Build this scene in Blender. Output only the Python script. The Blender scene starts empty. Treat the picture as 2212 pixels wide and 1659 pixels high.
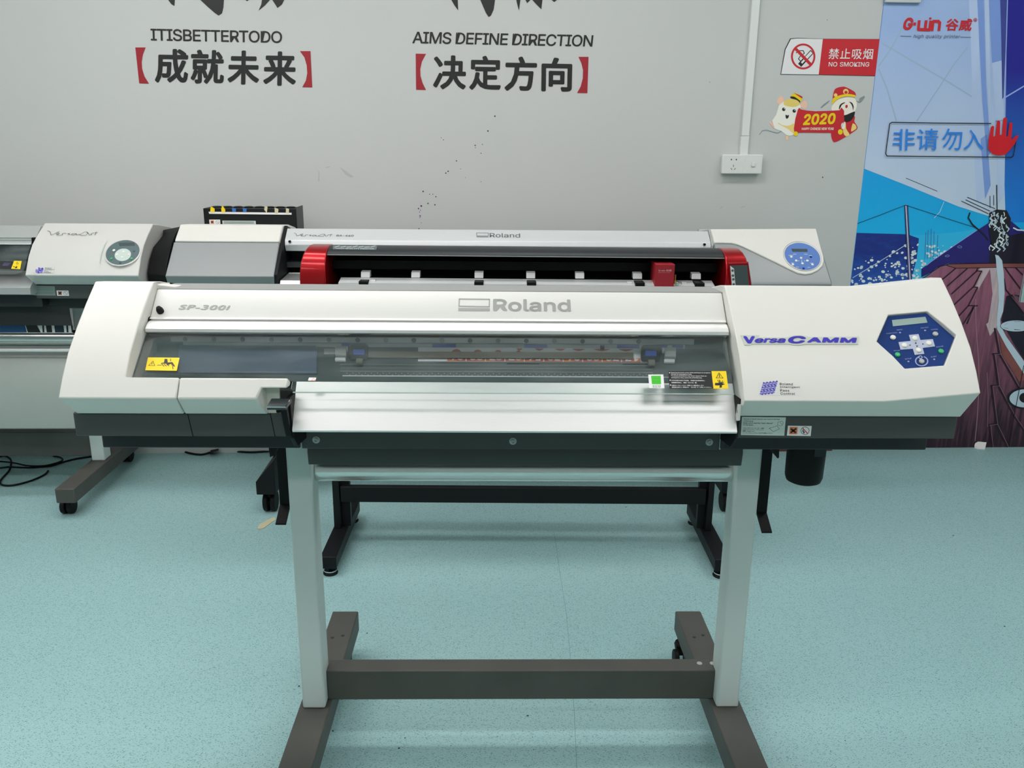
import bpy, bmesh, math, random
from mathutils import Vector, Matrix
from mathutils.geometry import tessellate_polygon
random.seed(7)
SC = bpy.context.scene
COL = SC.collection

# ------------------------------------------------------------------ camera
FPX, YAW, PITCH, ROLL, CAMH = 1839.33, -.0196, .2761, .0098, 1.4334
def cam_axes():
    cy, sy, cp, sp, cr, sr = math.cos(YAW), math.sin(YAW), math.cos(PITCH), math.sin(PITCH), math.cos(ROLL), math.sin(ROLL)
    f = Vector((-sy*cp, cy*cp, -sp)); r = Vector((cy, sy, 0)); u = r.cross(f)
    return cr*r+sr*u, -sr*r+cr*u, f
CR, CU, CF = cam_axes()
CO = Vector((0, 0, CAMH))
cd = bpy.data.cameras.new('camera'); cam = bpy.data.objects.new('camera', cd); COL.objects.link(cam)
cd.sensor_fit = 'HORIZONTAL'; cd.sensor_width = 36; cd.lens = FPX/2212*36; cd.clip_start = .05
cam.matrix_world = Matrix(((CR.x, CU.x, -CF.x, 0), (CR.y, CU.y, -CF.y, 0), (CR.z, CU.z, -CF.z, CAMH), (0, 0, 0, 1)))
SC.camera = cam

# a frame is the room turned by a yaw about the vertical; Y/Z/X/PL give the point of a real plane seen at a photo position
class Frame:
    def __init__(s, yaw): s.yaw = yaw; s.R = Matrix.Rotation(-yaw, 3, 'Z')
    def ray(s, u, v): return s.R @ (CF+CR*((u-1106)/FPX)-CU*((v-829.5)/FPX))
    def Y(s, u, v, y): d = s.ray(u, v); return CO+d*(y/d.y)
    def Z(s, u, v, z): d = s.ray(u, v); return CO+d*((z-CAMH)/d.z)
    def X(s, u, v, x): d = s.ray(u, v); return CO+d*(x/d.x)
    def PL(s, u, v, pl):
        d = s.ray(u, v); p, n = pl
        return CO+d*((p-CO).dot(n)/d.dot(n))
def xplane(y0, z0, y1, z1):            # plane through two profile points, running along x, normal to the viewer's side
    t = Vector((0, y1-y0, z1-z0)); n = Vector((0, -t.z, t.y)).normalized()
    if n.y > 0: n = -n
    return Vector((0, y0, z0)), n

# ------------------------------------------------------------------ materials
MATS = {}
def mat(name, col, rough=.5, metal=0., spec=.5, noise=0., nscale=30., bump=0., coat=0., emit=None, stretch=None):
    if name in MATS: return MATS[name]
    m = bpy.data.materials.new(name); m.use_nodes = True; nt = m.node_tree; b = nt.nodes['Principled BSDF']
    c = tuple(col)+(1,)
    b.inputs['Base Color'].default_value = c; b.inputs['Roughness'].default_value = rough; b.inputs['Metallic'].default_value = metal
    b.inputs['Specular IOR Level'].default_value = spec; b.inputs['Coat Weight'].default_value = coat; b.inputs['Coat Roughness'].default_value = .08
    if emit: b.inputs['Emission Color'].default_value = c; b.inputs['Emission Strength'].default_value = emit
    if noise or bump:
        tc = nt.nodes.new('ShaderNodeTexCoord'); n = nt.nodes.new('ShaderNodeTexNoise'); n.inputs['Scale'].default_value = nscale; n.inputs['Detail'].default_value = 5
        src = tc.outputs['Object']
        if stretch:
            mp = nt.nodes.new('ShaderNodeMapping'); mp.inputs['Scale'].default_value = stretch; nt.links.new(src, mp.inputs[0]); src = mp.outputs[0]
        nt.links.new(src, n.inputs['Vector'])
        if noise:
            mx = nt.nodes.new('ShaderNodeMix'); mx.data_type = 'RGBA'
            mx.inputs[6].default_value = tuple(max(0, x*(1-noise)) for x in col)+(1,); mx.inputs[7].default_value = tuple(min(1, x*(1+noise)) for x in col)+(1,)
            nt.links.new(n.outputs['Fac'], mx.inputs[0]); nt.links.new(mx.outputs[2], b.inputs['Base Color'])
        if bump:
            bp = nt.nodes.new('ShaderNodeBump'); bp.inputs['Strength'].default_value = bump; bp.inputs['Distance'].default_value = .002
            nt.links.new(n.outputs['Fac'], bp.inputs['Height']); nt.links.new(bp.outputs[0], b.inputs['Normal'])
    MATS[name] = m; return m
def srgb(r, g, b): return tuple((x/255/12.92 if x/255 <= .04045 else ((x/255+.055)/1.055)**2.4) for x in (r, g, b))
def print_(r, g, b): return tuple(min(.9, x*1.32) for x in srgb(r, g, b))     # ink colours of the prints on the wall

M_WALL = mat('painted_wall', (.565, .588, .565), .75, noise=.02, nscale=1.3)
M_CEIL = mat('ceiling_white', (.75, .77, .75), .9, noise=.01)
M_CREAM = mat('cream_plastic', (.705, .71, .655), .4, noise=.015, nscale=6)
M_CREAMD = mat('cream_plastic_recess', (.66, .66, .57), .45, noise=.02, nscale=6)
M_COVER = mat('cream_painted_metal', (.70, .71, .67), .38, noise=.01, nscale=5)
M_SILV = mat('satin_silver_paint', (.60, .63, .63), .42, metal=.2, noise=.02, nscale=8)
M_SILVG = mat('satin_grey_silver_paint', (.275, .30, .298), .45, metal=.25, noise=.02, nscale=8)
M_ALU = mat('brushed_aluminium', (.86, .86, .84), .4, metal=.5, noise=.04, nscale=20, stretch=(1, 60, 60))
M_ALU2 = mat('satin_aluminium', (.72, .75, .74), .34, metal=.8, noise=.04, nscale=20, stretch=(1, 60, 60))
M_GREY = mat('grey_metal', (.42, .45, .43), .45, metal=.2, noise=.03)
M_DARK = mat('dark_grey_steel', (.062, .072, .068), .5, spec=.35, noise=.06, nscale=9)
M_DARK2 = mat('charcoal_steel', (.028, .034, .034), .5, spec=.3, noise=.08, nscale=9)
M_BLACK = mat('black_plastic', (.0035, .004, .0042), .5, noise=.1, spec=.2)
M_BLACKM = mat('black_matte_metal', (.006, .007, .008), .5, noise=.1, nscale=15, spec=.25)
M_LEG = mat('pale_green_grey_paint', (.585, .665, .635), .45, noise=.03, nscale=5)
M_FOOT = mat('dusty_dark_grey_paint', (.074, .076, .067), .55, noise=.3, nscale=7, bump=.05)
M_RED = mat('candy_red', (.36, .0025, .007), .28, metal=.55, coat=.35, noise=.03, spec=.3)
M_REDF = mat('red_print', print_(178, 26, 36), .5)
M_REDD = mat('dark_red_vinyl', print_(138, 20, 32), .5)
M_INK = mat('black_vinyl', (.008, .009, .009), .45)
M_GREYT = mat('grey_lettering', srgb(158, 161, 155), .5)
M_GREYD = mat('dark_grey_lettering', srgb(84, 92, 92), .5)
M_WHITE = mat('white_print', (.80, .81, .80), .5)
M_WHITEP = mat('white_plastic', (.74, .77, .74), .35)
M_YEL = mat('yellow_print', (.90, .66, .003), .45)
M_BLUEP = mat('panel_blue', srgb(24, 56, 118), .5, noise=.15, nscale=9, spec=.15)
M_BLUEL = mat('panel_light_blue', srgb(92, 128, 192), .5, spec=.2)
M_PALEB = mat('pale_blue_grey_print', srgb(178, 186, 205), .45)
M_PANT = mat('panel_lettering', srgb(150, 165, 205), .5)
M_LCD = mat('lcd_grey_green', srgb(150, 172, 165), .25)
M_LCDD = mat('dark_lcd', srgb(72, 84, 84), .15)
M_BTN = mat('ivory_button', srgb(232, 234, 222), .3)
M_BTNG = mat('green_button', srgb(52, 178, 108), .3)
M_CHROME = mat('chrome', (.8, .8, .8), .12, metal=1)
M_ORANGE = mat('orange_print', srgb(222, 120, 70), .5)
M_VIOLET = mat('violet_blue_print', srgb(58, 48, 178), .4)
M_LILAC = mat('lilac_print', srgb(120, 122, 190), .5, noise=.3, nscale=300)
M_GREENP = mat('bright_green_print', srgb(60, 190, 30), .5)
M_TEALP = mat('teal_panel', srgb(74, 98, 100), .35)
M_SILVL = mat('pale_grey_label', srgb(190, 205, 198), .45)
M_BEAM = mat('brown_grey_beam', srgb(112, 106, 94), .5, noise=.08)
M_FILM = mat('dusty_blue_film', srgb(104, 116, 136), .45, noise=.25, nscale=22, stretch=(1, 3, 3))
M_TAPEB = mat('blue_mark', srgb(58, 80, 165), .5)
M_RUB = mat('black_rubber', (.004, .0045, .0045), .6, spec=.25)
M_BROWN = mat('brown_card', srgb(88, 52, 44), .7, noise=.1)
M_TAN = mat('beige_roll_end', srgb(150, 146, 122), .6, noise=.06)
M_TAPE = mat('beige_tape', srgb(205, 200, 165), .6, noise=.08)

def glass_mat():
    m = bpy.data.materials.new('clear_acrylic_pane'); m.use_nodes = True; nt = m.node_tree; nt.nodes.clear()
    o = nt.nodes.new('ShaderNodeOutputMaterial'); tr = nt.nodes.new('ShaderNodeBsdfTransparent'); gl = nt.nodes.new('ShaderNodeBsdfGlossy'); df = nt.nodes.new('ShaderNodeBsdfDiffuse')
    tr.inputs[0].default_value = (.965, .985, .98, 1); gl.inputs['Roughness'].default_value = .04; df.inputs[0].default_value = (.62, .68, .70, 1)
    fr = nt.nodes.new('ShaderNodeFresnel'); fr.inputs[0].default_value = 1.45
    m1 = nt.nodes.new('ShaderNodeMixShader'); m2 = nt.nodes.new('ShaderNodeMixShader')
    nt.links.new(fr.outputs[0], m1.inputs[0]); nt.links.new(tr.outputs[0], m1.inputs[1]); nt.links.new(gl.outputs[0], m1.inputs[2])
    tc = nt.nodes.new('ShaderNodeTexCoord'); n = nt.nodes.new('ShaderNodeTexNoise'); n.inputs['Scale'].default_value = 26; n.inputs['Detail'].default_value = 8
    mp = nt.nodes.new('ShaderNodeMapping'); mp.inputs['Scale'].default_value = (.35, 1.6, 1.6)
    rp = nt.nodes.new('ShaderNodeMapRange'); rp.inputs[1].default_value = .4; rp.inputs[2].default_value = .8; rp.inputs[3].default_value = .01; rp.inputs[4].default_value = .08
    nt.links.new(tc.outputs['Object'], mp.inputs[0]); nt.links.new(mp.outputs[0], n.inputs['Vector']); nt.links.new(n.outputs['Fac'], rp.inputs[0])
    nt.links.new(rp.outputs[0], m2.inputs[0]); nt.links.new(m1.outputs[0], m2.inputs[1]); nt.links.new(df.outputs[0], m2.inputs[2]); nt.links.new(m2.outputs[0], o.inputs[0])
    return m
M_PANE = glass_mat()

def floor_mat():
    m = bpy.data.materials.new('speckled_teal_vinyl'); m.use_nodes = True; nt = m.node_tree; b = nt.nodes['Principled BSDF']; b.inputs['Roughness'].default_value = .42
    b.inputs['Specular IOR Level'].default_value = .35
    N = nt.nodes.new; L = nt.links.new
    tc = N('ShaderNodeTexCoord')
    def flecks(scale, thr, pick, rot, st):
        mp = N('ShaderNodeMapping'); mp.inputs['Rotation'].default_value = (0, 0, rot); mp.inputs['Scale'].default_value = (1, st, 1)
        L(tc.outputs['Object'], mp.inputs[0])
        v = N('ShaderNodeTexVoronoi'); v.inputs['Scale'].default_value = scale; L(mp.outputs[0], v.inputs['Vector'])
        a = N('ShaderNodeMath'); a.operation = 'LESS_THAN'; a.inputs[1].default_value = thr; L(v.outputs['Distance'], a.inputs[0])
        s = N('ShaderNodeSeparateColor'); L(v.outputs['Color'], s.inputs[0])
        p = N('ShaderNodeMath'); p.operation = 'LESS_THAN'; p.inputs[1].default_value = pick; L(s.outputs[0], p.inputs[0])
        q = N('ShaderNodeMath'); q.operation = 'MULTIPLY'; L(a.outputs[0], q.inputs[0]); L(p.outputs[0], q.inputs[1]); return q.outputs[0]
    n = N('ShaderNodeTexNoise'); n.inputs['Scale'].default_value = 1.7; n.inputs['Detail'].default_value = 6; L(tc.outputs['Object'], n.inputs['Vector'])
    base = N('ShaderNodeMix'); base.data_type = 'RGBA'; base.inputs[6].default_value = (.30, .515, .51, 1); base.inputs[7].default_value = (.36, .585, .58, 1)
    L(n.outputs['Fac'], base.inputs[0]); cur = base.outputs[2]
    for (sc, th, pk, rot, st, c, k) in ((150, .28, .36, .5, 2.6, (.03, .10, .11, 1), .85), (200, .30, .42, -.7, 2.6, (.05, .14, .15, 1), .75), (170, .28, .35, 1.2, 2.2, (.50, .72, .72, 1), .6)):
        f = flecks(sc, th, pk, rot, st); k_ = N('ShaderNodeMath'); k_.operation = 'MULTIPLY'; k_.inputs[1].default_value = k; L(f, k_.inputs[0])
        mx = N('ShaderNodeMix'); mx.data_type = 'RGBA'; mx.inputs[7].default_value = c; L(k_.outputs[0], mx.inputs[0]); L(cur, mx.inputs[6]); cur = mx.outputs[2]
    L(cur, b.inputs['Base Color'])
    return m
M_FLOOR = floor_mat()

def grad_mat(name, c0, c1, z0, z1, nz=0., ns=8., st=(1, 1, 1), axis=2):   # a printed picture's own colours, bottom to top of the print
    m = bpy.data.materials.new(name); m.use_nodes = True; nt = m.node_tree; b = nt.nodes['Principled BSDF']; b.inputs['Roughness'].default_value = .4
    N = nt.nodes.new; L = nt.links.new
    tc = N('ShaderNodeTexCoord'); s = N('ShaderNodeSeparateXYZ'); L(tc.outputs['Object'], s.inputs[0])
    r = N('ShaderNodeMapRange'); r.inputs[1].default_value = z0; r.inputs[2].default_value = z1; L(s.outputs[axis], r.inputs[0])
    f = r.outputs[0]
    if nz:
        mp = N('ShaderNodeMapping'); mp.inputs['Scale'].default_value = st; L(tc.outputs['Object'], mp.inputs[0])
        n = N('ShaderNodeTexNoise'); n.inputs['Scale'].default_value = ns; n.inputs['Detail'].default_value = 7; L(mp.outputs[0], n.inputs['Vector'])
        a = N('ShaderNodeMath'); a.operation = 'MULTIPLY_ADD'; a.inputs[1].default_value = nz; L(n.outputs['Fac'], a.inputs[0])
        o = N('ShaderNodeMath'); o.operation = 'SUBTRACT'; o.inputs[1].default_value = nz*.5; L(f, o.inputs[0]); L(o.outputs[0], a.inputs[2]); f = a.outputs[0]
    mx = N('ShaderNodeMix'); mx.data_type = 'RGBA'; mx.inputs[6].default_value = tuple(c0)+(1,); mx.inputs[7].default_value = tuple(c1)+(1,)
    L(f, mx.inputs[0]); L(mx.outputs[2], b.inputs['Base Color']); return m

# ------------------------------------------------------------------ mesh builder
class MB:
    def __init__(s): s.v = []; s.f = []; s.m = []
    def add(s, vs, fs, mi=0):
        o = len(s.v); s.v += [Vector(p) for p in vs]
        for f in fs: s.f.append([i+o for i in f]); s.m.append(mi)
        return s
    def box(s, x0, x1, y0, y1, z0, z1, mi=0):
        vs = [(x, y, z) for z in (z0, z1) for y in (y0, y1) for x in (x0, x1)]
        return s.add(vs, [(0, 2, 3, 1), (4, 5, 7, 6), (0, 1, 5, 4), (2, 6, 7, 3), (0, 4, 6, 2), (1, 3, 7, 5)], mi)
    def loft(s, A, B, mi=0, caps=True):
        n = len(A); fs = [(i, (i+1) % n, n+(i+1) % n, n+i) for i in range(n)]
        if caps: fs += [tuple(range(n))[::-1], tuple(range(n, 2*n))]
        return s.add(list(A)+list(B), fs, mi)
    def ext(s, prof, x0, x1, mi=0): return s.loft([(x0, y, z) for y, z in prof], [(x1, y, z) for y, z in prof], mi)
    def plate(s, pts, n, t, mi=0):       # planar outline with thickness t along n
        pts = [Vector(p) for p in pts]; return s.loft(pts, [p+n*t for p in pts], mi)
    def flat(s, pts, mi=0):              # one flat (possibly concave) printed patch
        pts = [Vector(p) for p in pts]
        return s.add(pts, [tuple(t) for t in tessellate_polygon([pts])], mi)
    def ring(s, outer, inner, mi=0):
        n = len(outer); return s.add(list(outer)+list(inner), [(i, (i+1) % n, n+(i+1) % n, n+i) for i in range(n)], mi)
    def cyl(s, p0, p1, r0, r1=None, n=20, mi=0):
        p0 = Vector(p0); p1 = Vector(p1); r1 = r0 if r1 is None else r1
        d = (p1-p0).normalized(); a = d.orthogonal().normalized(); b = d.cross(a)
        A = [p0+(a*math.cos(t)+b*math.sin(t))*r0 for t in [2*math.pi*i/n for i in range(n)]]
        B = [p1+(a*math.cos(t)+b*math.sin(t))*r1 for t in [2*math.pi*i/n for i in range(n)]]
        return s.loft(A, B, mi)
    def lathe(s, c, ax, prof, n=24, mi=0):     # prof: (radius, height along ax)
        c = Vector(c); d = Vector(ax).normalized(); a = d.orthogonal().normalized(); b = d.cross(a); vs = []; fs = []
        for r, h in prof: vs += [c+d*h+(a*math.cos(2*math.pi*i/n)+b*math.sin(2*math.pi*i/n))*r for i in range(n)]
        for k in range(len(prof)-1): fs += [(k*n+i, k*n+(i+1) % n, (k+1)*n+(i+1) % n, (k+1)*n+i) for i in range(n)]
        fs += [tuple(range(n))[::-1], tuple(range((len(prof)-1)*n, len(prof)*n))]
        return s.add(vs, fs, mi)
    def tube(s, path, r, n=8, mi=0):
        P = [Vector(p) for p in path]; Q = []
        for i in range(len(P)-1):
            p0 = P[max(i-1, 0)]; p1 = P[i]; p2 = P[i+1]; p3 = P[min(i+2, len(P)-1)]
            for k in range(6):
                t = k/6; Q.append(.5*((2*p1)+(p2-p0)*t+(2*p0-5*p1+4*p2-p3)*t*t+(3*p1-p0-3*p2+p3)*t**3))
        Q.append(P[-1]); vs = []; up = Vector((.13, .2, 1)).normalized()
        for i, p in enumerate(Q):
            d = (Q[min(i+1, len(Q)-1)]-Q[max(i-1, 0)]).normalized(); a = d.cross(up).normalized(); b = d.cross(a)
            vs += [p+(a*math.cos(2*math.pi*j/n)+b*math.sin(2*math.pi*j/n))*r for j in range(n)]
        fs = [(k*n+j, k*n+(j+1) % n, (k+1)*n+(j+1) % n, (k+1)*n+j) for k in range(len(Q)-1) for j in range(n)]
        fs += [tuple(range(n))[::-1], tuple(range((len(Q)-1)*n, len(Q)*n))]
        return s.add(vs, fs, mi)
    def dot(s, c, n, r, k=12, mi=0):
        a = n.orthogonal().normalized(); b = n.cross(a)
        return s.add([c+(a*math.cos(2*math.pi*i/k)+b*math.sin(2*math.pi*i/k))*r for i in range(k)], [tuple(range(k))], mi)
    def line(s, pts, n, w, mi=0):      # flat stroke of width w in the plane with normal n
        for i, (a, b) in enumerate(zip(pts[:-1], pts[1:])):
            a = a+n*(i*1.2e-5); b = b+n*(i*1.2e-5); d = (b-a).normalized(); q = d.cross(n).normalized()*w*.5; e = d*w*.25
            s.add([a-e-q, b+e-q, b+e+q, a-e+q], [(0, 1, 2, 3)], mi)
        return s
    def mesh(s, name, mats, off=Vector()):
        me = bpy.data.meshes.new(name); me.from_pydata([p-off for p in s.v], [], s.f)
        for m in mats: me.materials.append(m)
        for p, i in zip(me.polygons, s.m): p.material_index = i
        bm = bmesh.new(); bm.from_mesh(me); bmesh.ops.recalc_face_normals(bm, faces=bm.faces); bm.to_mesh(me); bm.free()
        return me

_tc = bpy.data.curves.new('lettering', 'FONT')
_FB = _tc.font; _FL = _FB
try: _FL = bpy.data.fonts.load(bpy.utils.system_resource('DATAFILES', path='fonts')+'/Inter.woff2')     # the sans face that comes with Blender
except Exception: pass
_to = bpy.data.objects.new('lettering', _tc); COL.objects.link(_to)
def glyphs(body, shear=0., cs=1., ws=1., res=3, fb=False):
    _tc.font = _FB if fb or any(ord(c) > 0x2000 for c in body) else _FL
    _tc.body = body; _tc.shear = shear; _tc.space_character = cs; _tc.space_word = ws; _tc.resolution_u = res; _tc.fill_mode = 'FRONT'
    dg = bpy.context.evaluated_depsgraph_get(); dg.update()
    me = bpy.data.meshes.new_from_object(_to.evaluated_get(dg)); vs = [(v.co.x, v.co.y) for v in me.vertices]; fs = [tuple(p.vertices) for p in me.polygons]
    bpy.data.meshes.remove(me)
    if _tc.font == _FL:                     # this face draws letters from overlapping shapes: give every facet its own corners
        vs, fs = [vs[i] for f in fs for i in f], [len(f) for f in fs]; k = 0; g = []
        for n in fs: g.append(tuple(range(k, k+n))); k += n
        fs = g
    return vs, fs
def text(mb, body, bl, br, tl, n, mi=0, off=.0004, bold=0., **kw):      # lettering laid in the plane spanned by bl, br, tl; bold thickens the strokes
    vs, fs = glyphs(body, **kw)
    k = 8 if bold > .02 else 4
    sh = [(0, 0)]+([(bold*math.cos(2*math.pi*i/k+.39), bold*math.sin(2*math.pi*i/k+.39)) for i in range(k)] if bold else [])
    x0 = min(v[0] for v in vs)-bold; x1 = max(v[0] for v in vs)+bold; y0 = min(v[1] for v in vs)-bold; y1 = max(v[1] for v in vs)+bold
    U = (br-bl)/max(x1-x0, 1e-6); V = (tl-bl)/max(y1-y0, 1e-6)
    lift = [0.]*len(vs)
    for j, f in enumerate(fs):
        for i in f: lift[i] = (j*.618 % 1)*1.2e-4 if _tc.font == _FL else 0.
    for q, (dx, dy) in enumerate(sh): mb.add([bl+U*(x+dx-x0)+V*(y+dy-y0)+n*(off+q*2.9e-5+h) for (x, y), h in zip(vs, lift)], fs, mi)
    return mb

def put(name, me, parent=None, bevel=0., smooth=35, seg=2):
    o = bpy.data.objects.new(name, me); COL.objects.link(o)
    if parent: o.parent = parent
    if smooth:
        me.polygons.foreach_set('use_smooth', [True]*len(me.polygons)); me.set_sharp_from_angle(angle=math.radians(smooth))
    if bevel:
        b = o.modifiers.new('bevel', 'BEVEL'); b.width = bevel; b.segments = seg; b.limit_method = 'ANGLE'; b.angle_limit = math.radians(28); b.harden_normals = False
    return o
class Thing:
    def __init__(s, name, label, cat, base, fr, group=None):
        s.off = Vector(base); s.fr = fr
        o = bpy.data.objects.new(name, None); COL.objects.link(o); o.empty_display_size = .1
        o.location = Matrix.Rotation(fr.yaw, 3, 'Z') @ s.off; o.rotation_euler = (0, 0, fr.yaw)
        o['label'] = label; o['category'] = cat
        if group: o['group'] = group
        s.o = o
    def part(s, name, mb, mats, parent=None, bevel=0., smooth=35, label=None, seg=2):
        if not isinstance(mats, (list, tuple)): mats = [mats]
        o = put(name, mb.mesh(name, mats, s.off), parent or s.o, bevel, smooth, seg)
        if label: o['label'] = label
        return o
def union(mbs):            # one clean closed shell out of overlapping solids
    obs = [put('shell', b.mesh('shell', []), None, 0, 0) for b in mbs]
    for o in obs[1:]:
        k = obs[0].modifiers.new('u', 'BOOLEAN'); k.object = o; k.operation = 'UNION'; k.solver = 'EXACT'
    dg = bpy.context.evaluated_depsgraph_get(); dg.update(); me = bpy.data.meshes.new_from_object(obs[0].evaluated_get(dg))
    for o in obs: bpy.data.objects.remove(o)
    bm = bmesh.new(); bm.from_mesh(me); bmesh.ops.remove_doubles(bm, verts=bm.verts, dist=2e-5)
    bmesh.ops.dissolve_limit(bm, angle_limit=math.radians(1.), verts=bm.verts, edges=bm.edges)
    r = MB(); r.v = [v.co.copy() for v in bm.verts]; bm.verts.index_update(); r.f = [[v.index for v in f.verts] for f in bm.faces]; r.m = [0]*len(r.f); bm.free(); bpy.data.meshes.remove(me); return r
def single(name, mb, mats, label, cat, base, fr, group=None, bevel=0., smooth=35):
    if not isinstance(mats, (list, tuple)): mats = [mats]
    off = Vector(base); o = put(name, mb.mesh(name, mats, off), None, bevel, smooth)
    o.location = Matrix.Rotation(fr.yaw, 3, 'Z') @ off; o.rotation_euler = (0, 0, fr.yaw)
    o['label'] = label; o['category'] = cat
    if group: o['group'] = group
    return o
def struct(name, mb, mats, fr, bevel=0.):
    if not isinstance(mats, (list, tuple)): mats = [mats]
    o = put(name, mb.mesh(name, mats), None, bevel); o.rotation_euler = (0, 0, fr.yaw); o['kind'] = 'structure'; return o
def soft(P, k=4):      # closed outline through the points, rounded
    n = len(P); Q = []
    for i in range(n):
        a, b, c, d = P[i-1], P[i], P[(i+1) % n], P[(i+2) % n]
        for j in range(k):
            t = j/k; Q.append(tuple(b[e]*(2*t**3-3*t*t+1)+c[e]*(-2*t**3+3*t*t)+.35*((c[e]-a[e])*(t**3-2*t*t+t)+(d[e]-b[e])*(t**3-t*t)) for e in (0, 1)))
    return Q
def arc(cx, cy, a, b, rot, n=32, t0=0, t1=2*math.pi):
    c, s = math.cos(rot), math.sin(rot); R = []
    for i in range(n):
        t = t0+(t1-t0)*i/(n if abs(t1-t0-2*math.pi) < 1e-6 else n-1); x, y = a*math.cos(t), b*math.sin(t); R.append((cx+x*c-y*s, cy+x*s+y*c))
    return R

F0 = Frame(0.)             # front printer
WF = Frame(.0301); WY = 3.872
NW = Vector((0, -1, 0))
def W(u, v, off=0.): return WF.Y(u, v, WY-off)

# ------------------------------------------------------------------ room
b = MB().box(-5.2, 4.2, WY, WY+.12, 0, 2.85)
for (u, v, r) in ((1054, 283, 2), (1069, 251, 2), (1026.5, 314, 1.7), (963, 374, 1.7), (968, 370, 1.8), (986, 347.5, 1.6), (1027, 319, 1.1), (1039, 331, 1.3), (1042, 312, 1.2), (958, 302, 1.2), (953, 297.5, 1),
                  (910, 445, 2.3), (904, 450.5, 1.8), (907.5, 466.5, 1.8), (914, 413.5, 2), (924.5, 439.5, 1.8), (939.5, 442.5, 1.8), (941.5, 425, 1.6), (935, 419.5, 1.2), (928, 419.5, 1.2), (905, 494, 1.5), (910, 481, 1), (906.5, 458, 1.1), (908, 454, 1.1), (907, 470, 1.1),
                  (1777, 383, 1.8), (1533, 177.5, 1), (1787, 43, 1), (995, 365, 1), (1005, 383.5, .9), (1039, 392.5, 1)):
    c = W(u, v, .0006); k = WY/FPX*1.05; b.dot(c, NW, r*k*.8, 10, 1)
for pts in ([(688, 368), (690, 371), (690, 392), (687, 392)], [(703, 361), (712, 359), (714, 361), (704, 363)], [(734, 362), (738, 363), (765, 382), (757, 384), (746, 377)], [(1555, 449), (1561, 445.5), (1562, 447), (1556, 451)], [(1600, 447), (1609, 445), (1609, 447), (1600, 449)]):
    b.flat([W(u, v, .0005) for u, v in pts], 2)
b.flat([W(u, v, .0004) for u, v in arc(908, 455, 5, 22, .05, 20)], 3)
struct('wall_back', b, [M_WALL, mat('ink_speck', (.035, .03, .04), .6), mat('scuff', (.47, .50, .48), .8), mat('faint_magenta_stain', (.57, .56, .585), .8)], WF)
b = MB().box(-5.2, 4.2, -3.4, WY+.12, -.06, 0)
for (u, v, r) in ((793, 1367.5, 2.2), (1140, 1546, 3), (2059, 1157, 2.2), (2170, 1353, 2.6), (1640, 1361, 1.8), (1826, 1600, 1.6), (875, 1594, 2.2), (862, 1616, 3), (719, 1579, 2.6), (646, 1482, 2.8), (1352, 1095, 2), (803, 1163, 1.2), (858, 1208, 1.2), (836, 1419, 1.6), (1150, 1592, 1.4)):
    c = WF.Z(u, v, .0006); b.dot(c, Vector((0, 0, 1)), r*c.y/FPX, 9, 1)
c0 = [WF.Z(u, v, .0005) for u, v in ((1197, 1150), (1210, 1240), (1224, 1330), (1232, 1420), (1240, 1530), (1246, 1659))]
b.line(c0, Vector((0, 0, 1)), .0011, 2)
struct('floor', b, [M_FLOOR, mat('grit', (.02, .03, .035), .7), mat('floor_seam', (.13, .27, .27), .6)], WF)
struct('ceiling', MB().box(-5.2, 4.2, -3.4, WY+.12, 2.85, 2.95), M_CEIL, WF)
struct('wall_left', MB().box(-5.32, -5.2, -3.4, WY+.12, 0, 2.95), M_WALL, WF)
struct('wall_right', MB().box(4.2, 4.32, -3.4, WY+.12, 0, 2.95), M_WALL, WF)
struct('wall_front', MB().box(-5.32, 4.32, -3.52, -3.4, 0, 2.95), M_WALL, WF)
def lamp_mat():
    m = bpy.data.materials.new('lamp_diffuser'); m.use_nodes = True; nt = m.node_tree; nt.nodes.clear()
    o = nt.nodes.new('ShaderNodeOutputMaterial'); e = nt.nodes.new('ShaderNodeEmission'); e.inputs[0].default_value = (1, .935, .94, 1); e.inputs[1].default_value = LAMP
    nt.links.new(e.outputs[0], o.inputs[0]); return m
LAMP = 12.8
M_LAMP = lamp_mat()
for y, ys, xx in ((2.75, 'row nearest the wall', (-4.2, -1.4, .3, 2.0)), (2.0, 'row above the front printer', (-1.9, -.6)), (.65, 'row over the camera', (-3.0, -1.0, 1.0, 2.8)), (-.9, 'rearmost row', (-2.2, 0., 2.2))):
  for i, x in enumerate(xx):
    xs = {4: ('leftmost', 'second from left', 'third from left', 'rightmost'), 3: ('left', 'middle', 'right'), 2: ('left', 'right')}[len(xx)][i]
    t = Thing('ceiling_light', 'white rectangular ceiling light panel, %s one of the %s' % (xs, ys), 'light', (x, y, 2.85), WF, 'ceiling light panels')
    t.part('frame', MB().box(x-.62, x+.62, y-.17, y+.17, 2.815, 2.85), M_WHITEP, bevel=.004)
    t.part('diffuser', MB().box(x-.58, x+.58, y-.135, y+.135, 2.806, 2.8155), M_LAMP)

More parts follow.
